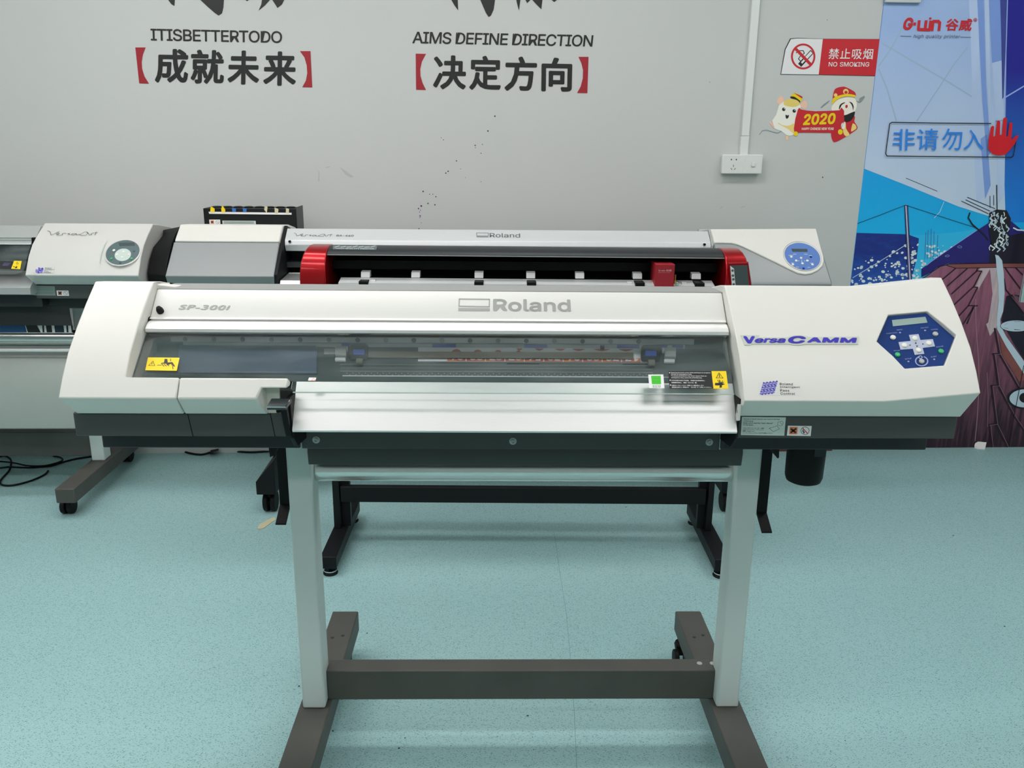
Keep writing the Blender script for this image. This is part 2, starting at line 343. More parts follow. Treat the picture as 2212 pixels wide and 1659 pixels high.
# ------------------------------------------------------------------ lettering on the wall
def zt(x, y): return (240+x/2.011, y/2.011)
def wtext(mb, s, bl, br, tl, mi=0, off=.0012, **kw): return text(mb, s, W(*bl), W(*br), W(*tl), NW, mi, off, **kw)
def wall_line(name, s, bl, br, tl, label, **kw):
    mb = MB(); wtext(mb, s, bl, br, tl, **kw); c = W(*bl); single(name, mb, M_INK, label, 'lettering', c, WF)
wall_line('wall_lettering', 'ITISBETTERTODO', (326, 88), (609.5, 93.5), (325, 61.7), 'black capital letters ITISBETTERTODO on the white wall, upper left', bold=.012, cs=.93)
wall_line('wall_lettering', 'AIMS DEFINE DIRECTION', (890.4, 94), (1279.3, 101.4), (892, 68), 'black capital letters AIMS DEFINE DIRECTION on the white wall, upper middle', bold=.012, cs=.93)
def slogan(chars, brackets, label):
    t = Thing('wall_slogan', label, 'lettering', W(*zt(brackets[0][0][0], brackets[0][0][1])), WF)
    for ch, (x0, x1, y0, y1, sk) in chars:
        mb = MB(); wtext(mb, ch, zt(x0, y1-sk), zt(x1, y1), zt(x0+2, y0-sk*.5), bold=.03); t.part('character', mb, M_INK, smooth=0)
    for P in brackets:
        mb = MB(); mb.flat([W(*zt(x, y), .0012) for x, y in P]); t.part('bracket', mb, M_REDD, smooth=0, label='dark red bracket')
slogan([('成', (190, 334, 212, 362, 2)), ('就', (345, 490, 216, 366, 2)), ('未', (505, 643, 219, 369, 2)), ('来', (660, 803, 223, 374, 2))],
       [[(105, 206), (150, 206), (138, 238), (133, 270), (135, 300), (145, 332), (165, 364), (122, 362)], [(820, 222), (866, 222), (874, 380), (830, 379), (846, 350), (852, 318), (850, 285), (840, 250)]],
       'four bold black Chinese characters in dark red brackets, under ITISBETTERTODO')
slogan([('决', (1398, 1541, 240, 390, 2)), ('定', (1555, 1693, 242, 393, 2)), ('方', (1708, 1848, 245, 397, 2)), ('向', (1868, 2001, 250, 399, 2))],
       [[(1323, 233), (1368, 234), (1350, 268), (1343, 300), (1344, 330), (1353, 360), (1368, 391), (1325, 390)], [(2030, 247), (2074, 247), (2069, 405), (2024, 404), (2040, 375), (2049, 340), (2050, 305), (2043, 275)]],
       'four bold black Chinese characters in dark red brackets, under AIMS DEFINE DIRECTION')
def brush(polys, label):
    mb = MB()
    for P in polys: mb.flat([W(*zt(x, y), .0012) for x, y in P])
    single('calligraphy_lettering', mb, M_INK, label, 'lettering', W(*zt(*polys[0][0])), WF, smooth=0)
brush([[(225, -90), (270, -100), (277, 0), (275, 26), (262, 18), (248, 0)], [(290, -60), (420, -70), (500, -80), (490, 5), (488, 32), (482, 58), (467, 68), (450, 56), (420, 30), (388, 0), (350, -20)],
       [(560, -60), (610, -70), (600, 0), (590, 5), (583, 0)], [(650, -70), (705, -90), (690, 0), (668, 24), (640, 47), (652, 20), (655, 0)], [(700, -30), (770, -80), (752, 0), (742, 20), (723, 35), (712, 18), (700, 0)]],
      'black brush calligraphy cut by the photo top, above ITISBETTERTODO')
brush([[(1450, -90), (1500, -100), (1506, 0), (1508, 46), (1492, 24), (1478, 0)], [(1560, -70), (1690, -80), (1668, 0), (1662, 42), (1650, 68), (1640, 74), (1628, 56), (1604, 0)],
       [(1740, -70), (1790, -80), (1778, 0), (1772, 47), (1765, 22), (1760, 0)], [(1796, -50), (1830, -60), (1822, 0), (1808, 13), (1800, 0)], [(1828, -60), (1885, -80), (1874, 0), (1869, 41), (1848, 20), (1830, 0)], [(1905, -50), (1960, -60), (1937, 0), (1925, 9), (1914, 0)]],
      'black brush calligraphy cut by the photo top, above AIMS DEFINE DIRECTION')

# ------------------------------------------------------------------ trunking, socket, switch
mb = MB(); L = [W(1624.9, 0), W(1596.6, 331)]; R = [W(1642, 0), W(1613.5, 331)]
x0 = W(1596.6, 331).x; x1 = W(1613, 331).x; zb = W(1605, 333).z; zm = W(1604, 294).z
mb.box(x0, x1, WY-.016, WY, zm+.0012, 2.85); mb.box(x0-.0006, x1+.0006, WY-.0166, WY, zb-.01, zm)
single('cable_trunking', mb, M_WHITEP, 'white plastic cable trunking running up the wall from the socket', 'trunking', (x0, WY, zb), WF, bevel=.0015)
def zs(x, y): return (1500+x*.3219, y*.3219)
def outlet(name, label, cat, xa, xb, build):
    a = W(*zs(xa, 1036), .034); c = W(*zs(xb, 1168), .034); yb = WY-.034
    t = Thing(name, label, cat, ((a.x+c.x)/2, WY, c.z), WF)
    m = MB(); m.loft([(a.x, yb, c.z), (c.x, yb, c.z), (c.x, yb, a.z), (a.x, yb, a.z)], [(a.x+.004, WY, c.z+.004), (c.x-.004, WY, c.z+.004), (c.x-.004, WY, a.z-.004), (a.x+.004, WY, a.z-.004)])
    t.part('plate', m, M_WHITEP, bevel=.004, seg=3); build(t, a, c, yb)
def holes(t, a, c, yb):
    cx = (a.x+c.x)/2+.002; h = a.z-c.z
    def one(k): t.part('socket_hole', k, M_BLACK, smooth=0)
    for dx in (-.011, .011): m = MB(); m.box(cx+dx-.0022, cx+dx+.0022, yb-.0005, yb+.001, a.z-h*.26-.003, a.z-h*.26+.003); one(m)
    m = MB(); m.box(cx-.001, cx+.001, yb-.0005, yb+.001, c.z+h*.36, c.z+h*.47); one(m)
    for s in (-1, 1): m = MB(); m.line([Vector((cx+s*.005, yb-.0005, c.z+h*.22)), Vector((cx+s*.010, yb-.0005, c.z+h*.30))], NW, .0022); one(m)
def rocker(t, a, c, yb):
    m = MB(); cx = (a.x+c.x)/2+.001; cz = (a.z+c.z)/2; m.box(cx-.0085, cx+.0085, yb-.005, yb, cz-.011, cz+.009)
    t.part('rocker', m, M_WHITEP, bevel=.003)
outlet('wall_socket', 'white five-hole wall socket at the bottom of the trunking', 'socket', 190, 328, holes)
outlet('light_switch', 'white light switch plate right of the wall socket', 'switch', 331, 452, rocker)

# ------------------------------------------------------------------ signs
M_CLEARE = mat('sign_border', srgb(40, 44, 48), .5)
mb = MB(); n = NW
mb.flat([W(*zs(x, y), .0015) for x, y in ((642, 258), (690, 254), (868, 260), (1250, 262), (1218, 511), (836, 503), (577, 501), (606, 330))], 3)
mb.flat([W(*zs(x, y), .0020) for x, y in ((648, 263), (690, 258), (864, 262), (836, 500), (582, 497), (612, 332))], 0)
mb.flat([W(*zs(x, y), .0022) for x, y in ((862, 262), (1246, 264), (1216, 508), (834, 500))], 1)
c = (730, 379)
mb.ring([W(*zs(x, y), .0026) for x, y in arc(*c, 82, 87, 0, 40)], [W(*zs(x, y), .0026) for x, y in arc(*c, 69, 74, 0, 40)], 1)
mb.line([W(*zs(712, 432), .0024), W(*zs(785, 352), .0024)], n, .020, 2); mb.line([W(*zs(742, 398), .00245), W(*zs(783, 354), .00245)], n, .013, 0)
mb.line([W(*zs(722, 420), .0025), W(*zs(736, 405), .0025)], n, .009, 0)
mb.line([W(*zs(x, y), .0024) for x, y in ((683, 355), (705, 340), (730, 340), (738, 358), (712, 375), (698, 395), (712, 410))], n, .0035, 2)
mb.line([W(*zs(680, 328), .0028), W(*zs(778, 430), .0028)], n, .012, 1)
wtext(mb, '禁止吸烟', zs(896, 397), zs(1193, 399), zs(903, 325), 0, .0026, bold=.008, cs=1.08)
wtext(mb, 'NO SMOKING', zs(898, 447), zs(1170, 448), zs(901, 416), 0, .0026, bold=.01, ws=1.3)
single('no_smoking_sign', mb, [M_WHITE, M_REDF, M_INK, M_CLEARE], 'red and white no smoking sign on the wall beside the mural', 'sign', W(*zs(836, 500)), WF, smooth=0)

def zm_(x, y): return (1640+x*.1085, 180+y*.1085)
MM = [mat('fur_cream', print_(236, 232, 205), .5), mat('fur_ochre', print_(206, 186, 96), .5), mat('ear_pink', print_(222, 176, 150), .5), M_REDF, M_YEL, M_INK, M_WHITE, mat('soft_orange', print_(232, 190, 110), .5), mat('face_tone', print_(232, 212, 198), .5), mat('grey_trim', print_(120, 130, 130), .5)]
mb = MB()
def lay(P, mi, o): mb.flat([W(*zm_(x, y), .0012+o*.0003) for x, y in (soft(P) if len(P) < 14 else P)], mi)
lay([(345, 350), (430, 250), (480, 280), (500, 430), (410, 430)], 2, 0); lay([(810, 440), (890, 345), (945, 370), (950, 470), (900, 510)], 2, 0)
lay([(260, 740), (340, 620), (390, 440), (500, 350), (640, 310), (780, 350), (830, 470), (760, 720), (720, 960), (690, 1020), (610, 1045), (540, 1030), (440, 950), (300, 900)], 0, 1)
lay([(500, 345), (640, 308), (770, 345), (800, 430), (690, 470), (560, 455), (490, 420)], 1, 2)
lay([(370, 790), (690, 800), (700, 1000), (560, 900)], 7, 2); lay(arc(530, 760, 150, 85, .1, 24), 0, 3)
lay([(180, 760), (240, 770), (300, 860), (290, 900), (250, 840)], 2, 1); lay([(530, 1050), (585, 1045), (580, 1110), (550, 1140), (530, 1100)], 2, 2)
mb.line([W(*zm_(x, y), .0013) for x, y in ((5, 1020), (60, 945), (150, 930), (260, 965), (360, 992), (440, 955))], NW, .0032, 9)
lay(arc(488, 517, 32, 34, 0, 18), 5, 4); lay(arc(698, 550, 34, 34, 0, 18), 5, 4); lay(arc(498, 506, 9, 10, 0, 10), 6, 5); lay(arc(710, 538, 9, 10, 0, 10), 6, 5)
lay([(525, 625), (560, 640), (592, 630), (582, 680), (550, 708), (528, 680)], 5, 4)
lay([(620, 265), (700, 190), (850, 260), (850, 330), (815, 385), (740, 320), (650, 300)], 4, 4); lay([(690, 190), (850, 258), (852, 300), (760, 240)], 3, 5); lay([(618, 265), (700, 268), (810, 345), (812, 380), (740, 325), (640, 300)], 5, 5)
lay([(1450, 540), (1455, 440), (1560, 330), (1740, 280), (1900, 300), (1945, 420), (1900, 560), (1700, 640)], 8, 1)
lay([(1500, 130), (1580, 80), (1690, 66), (1800, 110), (1905, 175), (1915, 260), (1700, 230), (1470, 320)], 3, 2)
lay([(1440, 420), (1480, 290), (1620, 235), (1760, 210), (1905, 235), (1910, 275), (1760, 258), (1620, 285), (1520, 350)], 4, 3)
lay(arc(1725, 165, 55, 55, 0, 20), 7, 3); lay(arc(1728, 180, 32, 30, 0, 16), 3, 4); lay(arc(1522, 235, 36, 36, 0, 16), 7, 3)
lay([(1225, 480), (1280, 420), (1395, 340), (1385, 370), (1300, 440), (1235, 490)], 9, 2); lay([(1925, 340), (1985, 360), (2000, 300), (2090, 250), (2100, 280), (2030, 370), (1985, 385)], 9, 2)
lay([(1600, 440), (1640, 400), (1700, 378), (1705, 392), (1645, 430), (1600, 520), (1588, 500)], 5, 3); lay([(1790, 365), (1850, 390), (1880, 460), (1870, 545), (1858, 470), (1830, 410)], 5, 3)
lay(arc(1738, 460, 24, 34, .2, 14), 3, 3)
lay([(1690, 640), (1740, 625), (1900, 560), (1890, 650), (1830, 740), (1750, 775), (1700, 750)], 5, 2)
lay([(1560, 760), (1890, 650), (1895, 760), (1950, 850), (1940, 920), (1700, 1080), (1490, 1175), (1430, 1000)], 3, 1)
lay([(1650, 780), (1720, 790), (1730, 900), (1800, 1020), (1740, 1060), (1680, 1000)], 7, 3); lay([(1860, 800), (1920, 830), (1935, 900), (1830, 960)], 7, 3)
lay(arc(1615, 968, 48, 54, 0, 18), 4, 5); lay([(1640, 800), (1715, 770), (1700, 900), (1630, 900)], 8, 4); lay(arc(728, 1003, 44, 48, 0, 18), 4, 5)
lay([(800, 485), (830, 520), (960, 542), (1120, 556), (1300, 550), (1450, 545), (1600, 535), (1640, 480), (1690, 545), (1688, 800), (1640, 900), (1560, 985), (1300, 985), (900, 980), (700, 985), (690, 900), (720, 700), (770, 520)], 3, 4)
wtext(mb, '2020', zm_(862, 838), zm_(1502, 812), zm_(885, 612), 4, .0030, bold=.035, shear=.06)
wtext(mb, 'HAPPY CHINESE NEW YEAR', zm_(840, 932), zm_(1475, 930), zm_(842, 880), 8, .0030, bold=.02)
single('festive_sticker', mb, MM, 'red scroll sticker with yellow 2020 between cartoon figures, below the no smoking sign', 'sticker', W(*zm_(900, 980)), WF, smooth=0)

# ------------------------------------------------------------------ mural
ZB = 0.
def zd(x, y): return (1860+x*.1591, y*.1591)            # coordinates of close views of the print
def zr(x, y): return (1780+x*.3618, 400+y*.3618)
def ze(x, y): return (2012+x*.1808, 400+y*.1808)
def zf(x, y): return (2052+x*.2171, 640+y*.2171)
G = [grad_mat('print_sky', print_(10, 165, 226), print_(24, 100, 200), 1.0, 2.0, .15, 3), grad_mat('print_deep_blue', print_(10, 130, 215), print_(28, 26, 130), .95, 1.75), grad_mat('print_sail', print_(188, 202, 214), print_(140, 165, 205), 1.0, 1.95, .5, 2.2),
     mat('print_fold_blue', print_(112, 142, 200), .4, noise=.2, nscale=6, stretch=(1, 1, .3)), mat('print_fold_pale', print_(165, 184, 220), .4, noise=.15, nscale=7, stretch=(1, 1, .4)), mat('print_fold_dark', print_(52, 62, 132), .4, noise=.3, nscale=9),
     grad_mat('print_sea', print_(40, 100, 190), print_(18, 40, 118), .66, .95, .9, 16, (1, 1, 3)), mat('print_spray', print_(206, 226, 238), .4), mat('print_hull', print_(32, 24, 104), .4, noise=.35, nscale=5), mat('print_near_black', print_(20, 14, 34), .4),
     grad_mat('print_wood', print_(40, 18, 32), print_(138, 84, 104), .0, .85, 1.5, 5, (10, 1, .8)), mat('print_wood_pale', print_(178, 160, 164), .45, noise=.35, nscale=8, stretch=(8, 1, 1)), mat('print_wood_line', print_(34, 8, 28), .45), mat('print_wood_edge', print_(150, 112, 124), .45),
     mat('print_rope', print_(178, 196, 208), .4), mat('print_black', print_(14, 14, 22), .4), mat('print_seam', print_(140, 165, 225), .4), grad_mat('print_turquoise', print_(90, 190, 225), print_(40, 170, 225), .7, .95, .6, 9),
     M_REDF, mat('print_grey', print_(92, 92, 104), .5), mat('print_rust', print_(124, 70, 66), .45, noise=.3, nscale=20), mat('print_sailline', print_(142, 166, 190), .4), mat('print_post', print_(70, 66, 122), .4)]
mb = MB(); LY = [0]
def mp(P, mi, tr=lambda x, y: (x, y), lvl=1):
    Q = [W(*tr(x, y), .002+lvl*.00035) for x, y in P]
    for p in Q: p.x = max(p.x, xl+.0003)
    mb.flat(Q, mi)
def ml(P, mi, w, tr=lambda x, y: (x, y), lvl=4): mb.line([W(*tr(x, y), .002+lvl*.00035) for x, y in P], NW, w, mi)
# backing sheet
p0 = W(1914.6, 0); xl = W(1852.5, 480).x; zt_ = 2.42; xr = xl+1.12
mb.box(xl, xr, WY-.002, WY, .012, zt_, 0)
mp([(2174, -20), (2420, -20), (2420, 480), (2168, 480), (2170, 260)], 1, lvl=2)
mp([(1880, 500), (2150, 503), (2120, 600), (1990, 640), (1838, 640), (1850, 503)][0:0] or [(1849.5, 504), (1990, 508), (2080, 500), (2150, 486), (2150, 640), (1832, 640)], 17, lvl=1)
mp([(1849.5, 503), (1960, 506), (1985, 515), (1980, 560), (1960, 640), (1832, 640)], 6, lvl=2)
mp([(1905, 8), (1905, -20), (2176, -20), (2174, 120), (2172, 260), (2170, 400), (2172, 470), (2160, 480), (2140, 468), (2070, 446), (1970, 405), (1867.2, 364.5), (1850, 356), (1870, 190)], 2, lvl=3)
mp([(2092, -20), (2112, -20), (2118, 200), (2130, 420), (2110, 440), (2102, 300), (2098, 120)], 4, lvl=4); mp([(2110, -20), (2124, -20), (2130, 180), (2140, 330), (2132, 340), (2122, 220)], 3, lvl=5)
mp([(2126, -20), (2136, -20), (2140, 250), (2136, 260), (2130, 150)], 4, lvl=6); mp([(2136, -20), (2160, -20), (2166, 130), (2143, 136)], 3, lvl=6); mp([(2143, 136), (2166, 130), (2168, 260), (2150, 265)], 4, lvl=6)
mp([(2160, -20), (2176, -20), (2172, 110), (2168, 210), (2165, 215), (2163, 90)], 5, lvl=7); ml([(2177, -20), (2173, 120), (2171, 260)], 16, .004, lvl=8)
mp([(2118, 300), (2132, 290), (2140, 400), (2128, 430)], 3, lvl=5); mp([(2150, 260), (2168, 260), (2170, 420), (2158, 440), (2154, 340)], 4, lvl=6)
for P in ([(290, 590), (700, 830), (1130, 1080), (1500, 1310)], [(740, 90), (640, 220), (420, 640), (240, 900)], [(1440, 650), (1250, 890), (1130, 1080), (760, 1640)], [(240, 940), (350, 1200), (480, 1640)]): ml(P, 21, .006, zd, 4)
ml([(1420, 1195), (1630, 1283)], 15, .0022, zs, 5); ml([(2172, 210), (2212, 186), (2260, 170)], 16, .006, lvl=4)
# spray
rs = random.Random(3)
for i in range(430):
    u = rs.uniform(1836, 2075); v = rs.uniform(512, 625); t = (u-1836)/240
    if v < 588-t*70+rs.uniform(-30, 30): continue
    if v < 515+10*rs.random(): continue
    r = rs.uniform(.8, 3.3)
    mp(arc(u, v, r*1.35, r, rs.uniform(-.5, .5), 9), 7, lvl=4)
ml([(1842, 600), (1900, 565), (1958, 528)], 14, .003, lvl=5)
for x in (2000, 2005, 2012, 2018, 2026): ml([(x, 492+abs(x-2010)), (x-2, 560)], 22, .0018, lvl=5)
# stanchion and wires
mp([(1953.5, 443), (1960, 443), (1970, 606), (1961, 606)], 22, lvl=6); ml([(1957, 445), (1966, 606)], 7, .0035, lvl=7); ml([(1954, 443), (1961.5, 606)], 15, .0022, lvl=7); ml([(1961, 443), (1969.5, 606)], 15, .0022, lvl=7)
ml([(1852, 483), (1905, 463), (1956, 443), (2030, 467), (2105, 491)], 15, .0022, lvl=6); ml([(2039, 436), (2030, 458), (2018, 471)], 7, .002, lvl=6)
# hull, deck
mp([(0, 915), (300, 705), (560, 530), (700, 440), (860, 420), (960, 435), (1110, 560), (1400, 700), (1400, 1000), (860, 930), (200, 935), (60, 990), (0, 1040), (-120, 1100), (-120, 1000)], 8, ze, 5)
mp([(700, 700), (800, 560), (960, 600), (1110, 560), (1400, 700), (1400, 1000), (690, 930)], 9, ze, 6)
ml([(-60, 960), (0, 912), (300, 703), (560, 528)], 16, .0025, ze, 6); ml(arc(338, 738, 26, 12, .1, 14), 16, .0015, ze, 7); ml(arc(190, 845, 26, 10, -.1, 14), 16, .0015, ze, 7)
mp([(-1300, 2300), (-300, 1260), (0, 1055), (110, 965), (220, 940), (600, 935), (1500, 930), (1500, 3150), (-1300, 3150)], 10, ze, 7)
ml([(-200, 1180), (110, 968), (220, 942), (600, 935), (1500, 930)], 12, .004, ze, 9)
mp([(200, 945), (600, 938), (1500, 934), (1500, 990), (600, 985), (290, 992)], 20, ze, 8); ml([(175, 955), (290, 993), (780, 983), (1500, 990)], 12, .0032, ze, 9)
mp([(585, 990), (790, 985), (860, 1100), (830, 1500), (780, 1700), (700, 1800), (600, 1500), (560, 1220), (520, 1215), (605, 1030), (560, 1020)], 11, ze, 9)
mp([(570, 1230), (700, 1000), (730, 1300), (680, 1640), (600, 1700), (560, 1500)], 10, ze, 10); mp([(720, 1350), (800, 1150), (800, 1560), (780, 1720), (720, 1560)], 11, ze, 11)
for P in ([(290, 993), (150, 1110), (20, 1210)], [(430, 993), (190, 1205)], [(555, 990), (535, 1030), (240, 1300)], [(600, 1030), (505, 1210), (270, 1430)], [(550, 1225), (440, 1440), (330, 1560)], [(510, 1450), (380, 1659)], [(435, 1440), (550, 1442)], [(505, 1218), (555, 1222)], [(540, 1025), (605, 1028)]):
    ml(P, 12, .0058, ze, 12); ml([(x+14, y+12) for x, y in P], 13, .0016, ze, 12)
for P in ([(880, 985), (930, 1060), (1110, 1300)], [(870, 1120), (890, 1250), (1110, 1520)], [(1010, 990), (1110, 1090)]): ml(P, 12, .006, ze, 12)
for P in ([(235, 100), (170, 270)], [(445, 320), (490, 570), (690, 920), (760, 1060)], [(425, 575), (500, 572)], [(435, 575), (480, 890), (630, 1180), (780, 1400)], [(410, 890), (480, 888)], [(412, 890), (460, 1270), (570, 1500)], [(380, 1280), (460, 1270)], [(390, 1280), (415, 1500)], [(600, 0), (760, 200)]):
    ml(P, 12, .0085, zf, 12); ml([(x+16, y+4) for x, y in P], 13, .0016, zf, 13)
ml([(255, 30), (260, 300), (285, 640), (290, 900), (265, 1300), (250, 1440)], 13, .0035, zf, 12); ml([(370, 760), (380, 1000), (375, 1300)], 13, .0022, zf, 12)
mp([(490, 380), (560, 470), (720, 720), (780, 830), (690, 850), (600, 700), (520, 590)], 20, zf, 12)
mp([(510, 240), (540, 120), (560, 0), (620, -20), (740, 200), (780, 260), (780, 700), (640, 480)], 9, zf, 12)
# rope strip, rigging
mp([(760, 830), (800, 840), (845, 900), (865, 1050), (875, 1300), (850, 1480), (820, 1600), (800, 1680), (780, 1680), (785, 1560), (805, 1400), (800, 1180), (778, 1000), (770, 880)], 14, ze, 14)
mp([(495, -40), (545, -40), (530, 150), (500, 230), (505, 290), (560, 400), (740, 650), (800, 740), (735, 770), (560, 500), (470, 330), (470, 200)], 14, zf, 15)
mp([(690, 330), (780, 290), (900, 300), (950, 400), (930, 560), (880, 700), (800, 740), (720, 720), (690, 560)], 15, ze, 12)
rs = random.Random(11)
for i in range(46):
    a = rs.uniform(700, 920); c = rs.uniform(310, 730); d = rs.uniform(-1, 1); k = rs.uniform(18, 70)
    ml([(a, c), (min(940, max(690, a+k*d)), c+k*.6), (min(940, max(690, a+k*d*.4)), c+k*1.1)], 14 if i % 3 else 7, rs.uniform(.003, .007), ze, 13)
ml([(780, 0), (785, 290)], 15, .0045, ze, 8)
for P in ([(430, 145), (760, 280)], [(360, 190), (680, 340)], [(410, 175), (700, 310)], [(700, 130), (702, 270)], [(745, 120), (745, 240)]): ml(P, 15, .0028, ze, 8)
ml([(460, 330), (440, 390), (490, 470), (560, 530), (640, 600), (680, 660)], 15, .006, ze, 10); ml([(980, 510), (1030, 535), (1110, 540)], 7, .006, ze, 12)
mp(arc(660, 295, 158, 58, 0, 32), 14, zf, 16); ml(arc(660, 295, 158, 58, 0, 32)+[(818, 295)], 15, .0025, zf, 17); ml([(545, 285), (575, 265)], 15, .002, zf, 16); ml([(535, 312), (580, 320)], 15, .002, zf, 16); ml([(640, 330), (700, 335)], 15, .003, zf, 16); ml([(640, 252), (700, 252)], 15, .002, zf, 16)
mp(arc(745, 1016, 178, 108, 0, 36), 15, zf, 15); mp(arc(745, 1016, 152, 90, 0, 36), 14, zf, 16); mp(arc(745, 1010, 55, 50, 0, 24), 15, zf, 17)
ml([(735, 690), (690, 930), (640, 1180), (590, 1500)], 15, .0035, zf, 18)
# maker's mark printed on the mural
def mt(s, bl, br, tl, mi, lvl=9, tr=zd, **kw): wtext(mb, s, tr(*bl), tr(*br), tr(*tl), mi, .002+lvl*.00035, **kw)
mt('G', (557, 413), (690, 413), (577, 240), 18, bold=.04, shear=.15); mp([(712, 305), (748, 305), (745, 347), (709, 347)], 18, zd, 9)
for q, P in enumerate(([(790, 285), (778, 400), (870, 402), (884, 285)], [(870, 402), (930, 405), (945, 290)], [(965, 410), (980, 290), (1050, 290), (1070, 310), (1058, 410)])): ml(P, 18, .0125, zd, 9+q*.3)
mp(arc(941, 251, 16, 16, 0, 14), 18, zd, 9)
mt('谷威', (1135, 420), (1490, 424), (1150, 252), 18, bold=.03, shear=.06, cs=1.1); mt('®', (1515, 297), (1566, 298), (1518, 246), 18)
mt('high quality printer', (700, 531), (1335, 536), (704, 468), 19, bold=.004, shear=.25, cs=1.05)
ml([(535, 490), (680, 494)], 19, .0022, zd, 9); ml([(1350, 503), (1490, 507)], 19, .0022, zd, 9)
single('wall_mural', mb, G, 'printed sailing boat mural with blue sky and wooden deck, right end of the wall', 'mural', (xl, WY, .012), WF, smooth=0)

t = Thing('no_entry_sticker', 'no entry sticker, blue Chinese characters and red hand in a black outline, on the mural', 'sticker', W(*zs(1283, 1045)), WF)
H = [(1972, 1000), (1974, 940), (1990, 852), (2002, 843), (2012, 850), (2006, 916), (2020, 912), (2030, 818), (2042, 808), (2053, 816), (2050, 905), (2063, 905), (2073, 795), (2085, 787), (2098, 795), (2092, 912), (2102, 918), (2114, 828), (2124, 820), (2135, 828), (2126, 940), (2160, 908), (2178, 908), (2150, 965), (2115, 1010), (2085, 1038), (2045, 1044), (2000, 1033)]
m = MB(); m.flat([W(*zs(x, y), .0100) for x, y in H]); t.part('hand_mark', m, mat('no_entry_red', print_(196, 16, 32), .45), smooth=0)
m = MB(); m.line([W(*zs(x, y), .0092) for x, y in ((1990, 829), (1650, 826), (1325, 821), (1311, 830), (1284, 1030), (1292, 1047), (1700, 1051), (2128, 1056), (2141, 1045), (2157, 950))], NW, .0042); t.part('outline', m, M_INK, smooth=0)
m = MB()
for ch, x0, x1, y0, y1 in (('非', 1322, 1470, 866, 1010), ('请', 1484, 1626, 864, 1008), ('勿', 1652, 1786, 862, 1006), ('入', 1798, 1930, 870, 1006)): wtext(m, ch, zs(x0, y1), zs(x1, y1), zs(x0+6, y0), 0, .0092, bold=.004)
t.part('lettering', m, mat('sticker_blue', print_(34, 120, 205), .45), smooth=0)
a = W(2203, 548); c = W(2207, 652)
m = MB(); hx = W(2207, 652, .06).x; m.cyl((hx, WY-.06, W(2208, 652, .06).z), (hx, WY-.06, W(2208, 520, .06).z+.25), .0145, n=24)
for z in (W(2208, 640, .06).z, W(2208, 520, .06).z+.2): m.cyl((hx, WY-.06, z), (hx, WY-.0085, z), .008, n=16)
single('pull_handle', m, M_CHROME, 'chrome tubular pull handle at the right edge of the mural', 'handle', (hx, WY, c.z), WF)
a = W(1912, 5, .02); c = W(1990, 5, .02)
m = MB().box(a.x, c.x, WY-.02, WY-.0085, a.z, a.z+.06); single('wall_bracket', m, M_SILV, 'grey metal box on top of the mural, cut by the photo edge', 'bracket', (a.x, WY, a.z), WF, bevel=.003)

# ------------------------------------------------------------------ front printer
def zA(x, y): return (100+x*.27125, 580+y*.27125)
def zD(x, y): return (1540+x*.27125, 580+y*.27125)
def zL(x, y): return (300+x*.18083, 680+y*.18083)
def zQ(x, y): return (1880+x*.09946, 640+y*.09946)
def zR(x, y): return (1240+x*.16275, 700+y*.16275)
def zM(x, y): return (680+x*.13562, 700+y*.13562)
def zS(x, y): return (1600+x*.09042, 880+y*.09042)
P = Thing('floor_printer', 'large cream and grey wide-format printer with grey stand, in front', 'printer', (.06, 1.78, 0), F0)
CAP = [(1.681, 1.163), (1.632, 1.1288), (1.585, 1.0925), (1.54, 1.0535), (1.508, 1.0155), (1.4845, .9825)]
UND = (1.515, .9435)
LX0, LX1, RX0, RX1 = -.79, -.6755, .4555, .89
# left cover
m = MB()
prof = CAP+[UND, (1.9, .9435), (1.9, 1.118), (1.72, 1.1575)]
m.loft([(LX0+(.014 if z < .95 else 0), y, z) for y, z in prof], [(LX1, y, z) for y, z in prof])
lip = [(1.508, 1.0155), (1.4845, .9825), UND, (1.528, .9435), (1.528, 1.003)]
m2 = MB().ext(lip, LX1-.03, -.5785)
m3 = MB().loft([(LX1-.02, 1.684, 1.1605), (LX1-.02, 1.76, 1.148), (LX1-.02, 1.76, 1.128), (LX1-.02, 1.684, 1.128)], [(-.647, 1.712, 1.149), (-.647, 1.76, 1.144), (-.647, 1.76, 1.128), (-.647, 1.712, 1.128)])
P.part('left_end_cover', union([m, m2, m3]), M_CREAM, bevel=.004, seg=3)
# front flap with the lever notch
def fy(v, y): return F0.Y(590, v, y).z
m = MB(); xs = F0.Y(566, 845, 1.497).x; xf = F0.Y(553, 862, 1.4845).x; xu = F0.Y(578, 889, 1.515).x; xe = F0.Y(577+.0, 816, 1.509).x
T0, M0, F1, U1, B0, B1 = (1.508, 1.0155), (1.4965, .99934), (1.4845, .9825), UND, (1.528, .9435), (1.528, 1.003)
m.loft([(-.577, y, z) for y, z in (T0, M0, F1, U1, B0, B1)], [(x, y, z) for x, (y, z) in zip((xs, xs, xf, xu, xu, xs), (T0, M0, F1, U1, B0, B1))])
xe1 = F0.Y(622, 815, 1.5085).x; xe2 = F0.Y(612, 845, 1.4965).x
M2 = (1.520, .9965)
m2 = MB().loft([(xs-.02, y, z) for y, z in (T0, M0, M2, B1)], [(x, y, z) for x, (y, z) in zip((xe1, xe1, xe1, xe1), (T0, M0, M2, B1))])
P.part('front_flap', union([m, m2]), M_CREAM, bevel=.003)
m = MB().box(xs-.012, F0.Y(604, 860, 1.522).x, 1.522, 1.5285, .9437, .9968); P.part('notch_panel', m, M_CREAMD, smooth=0)
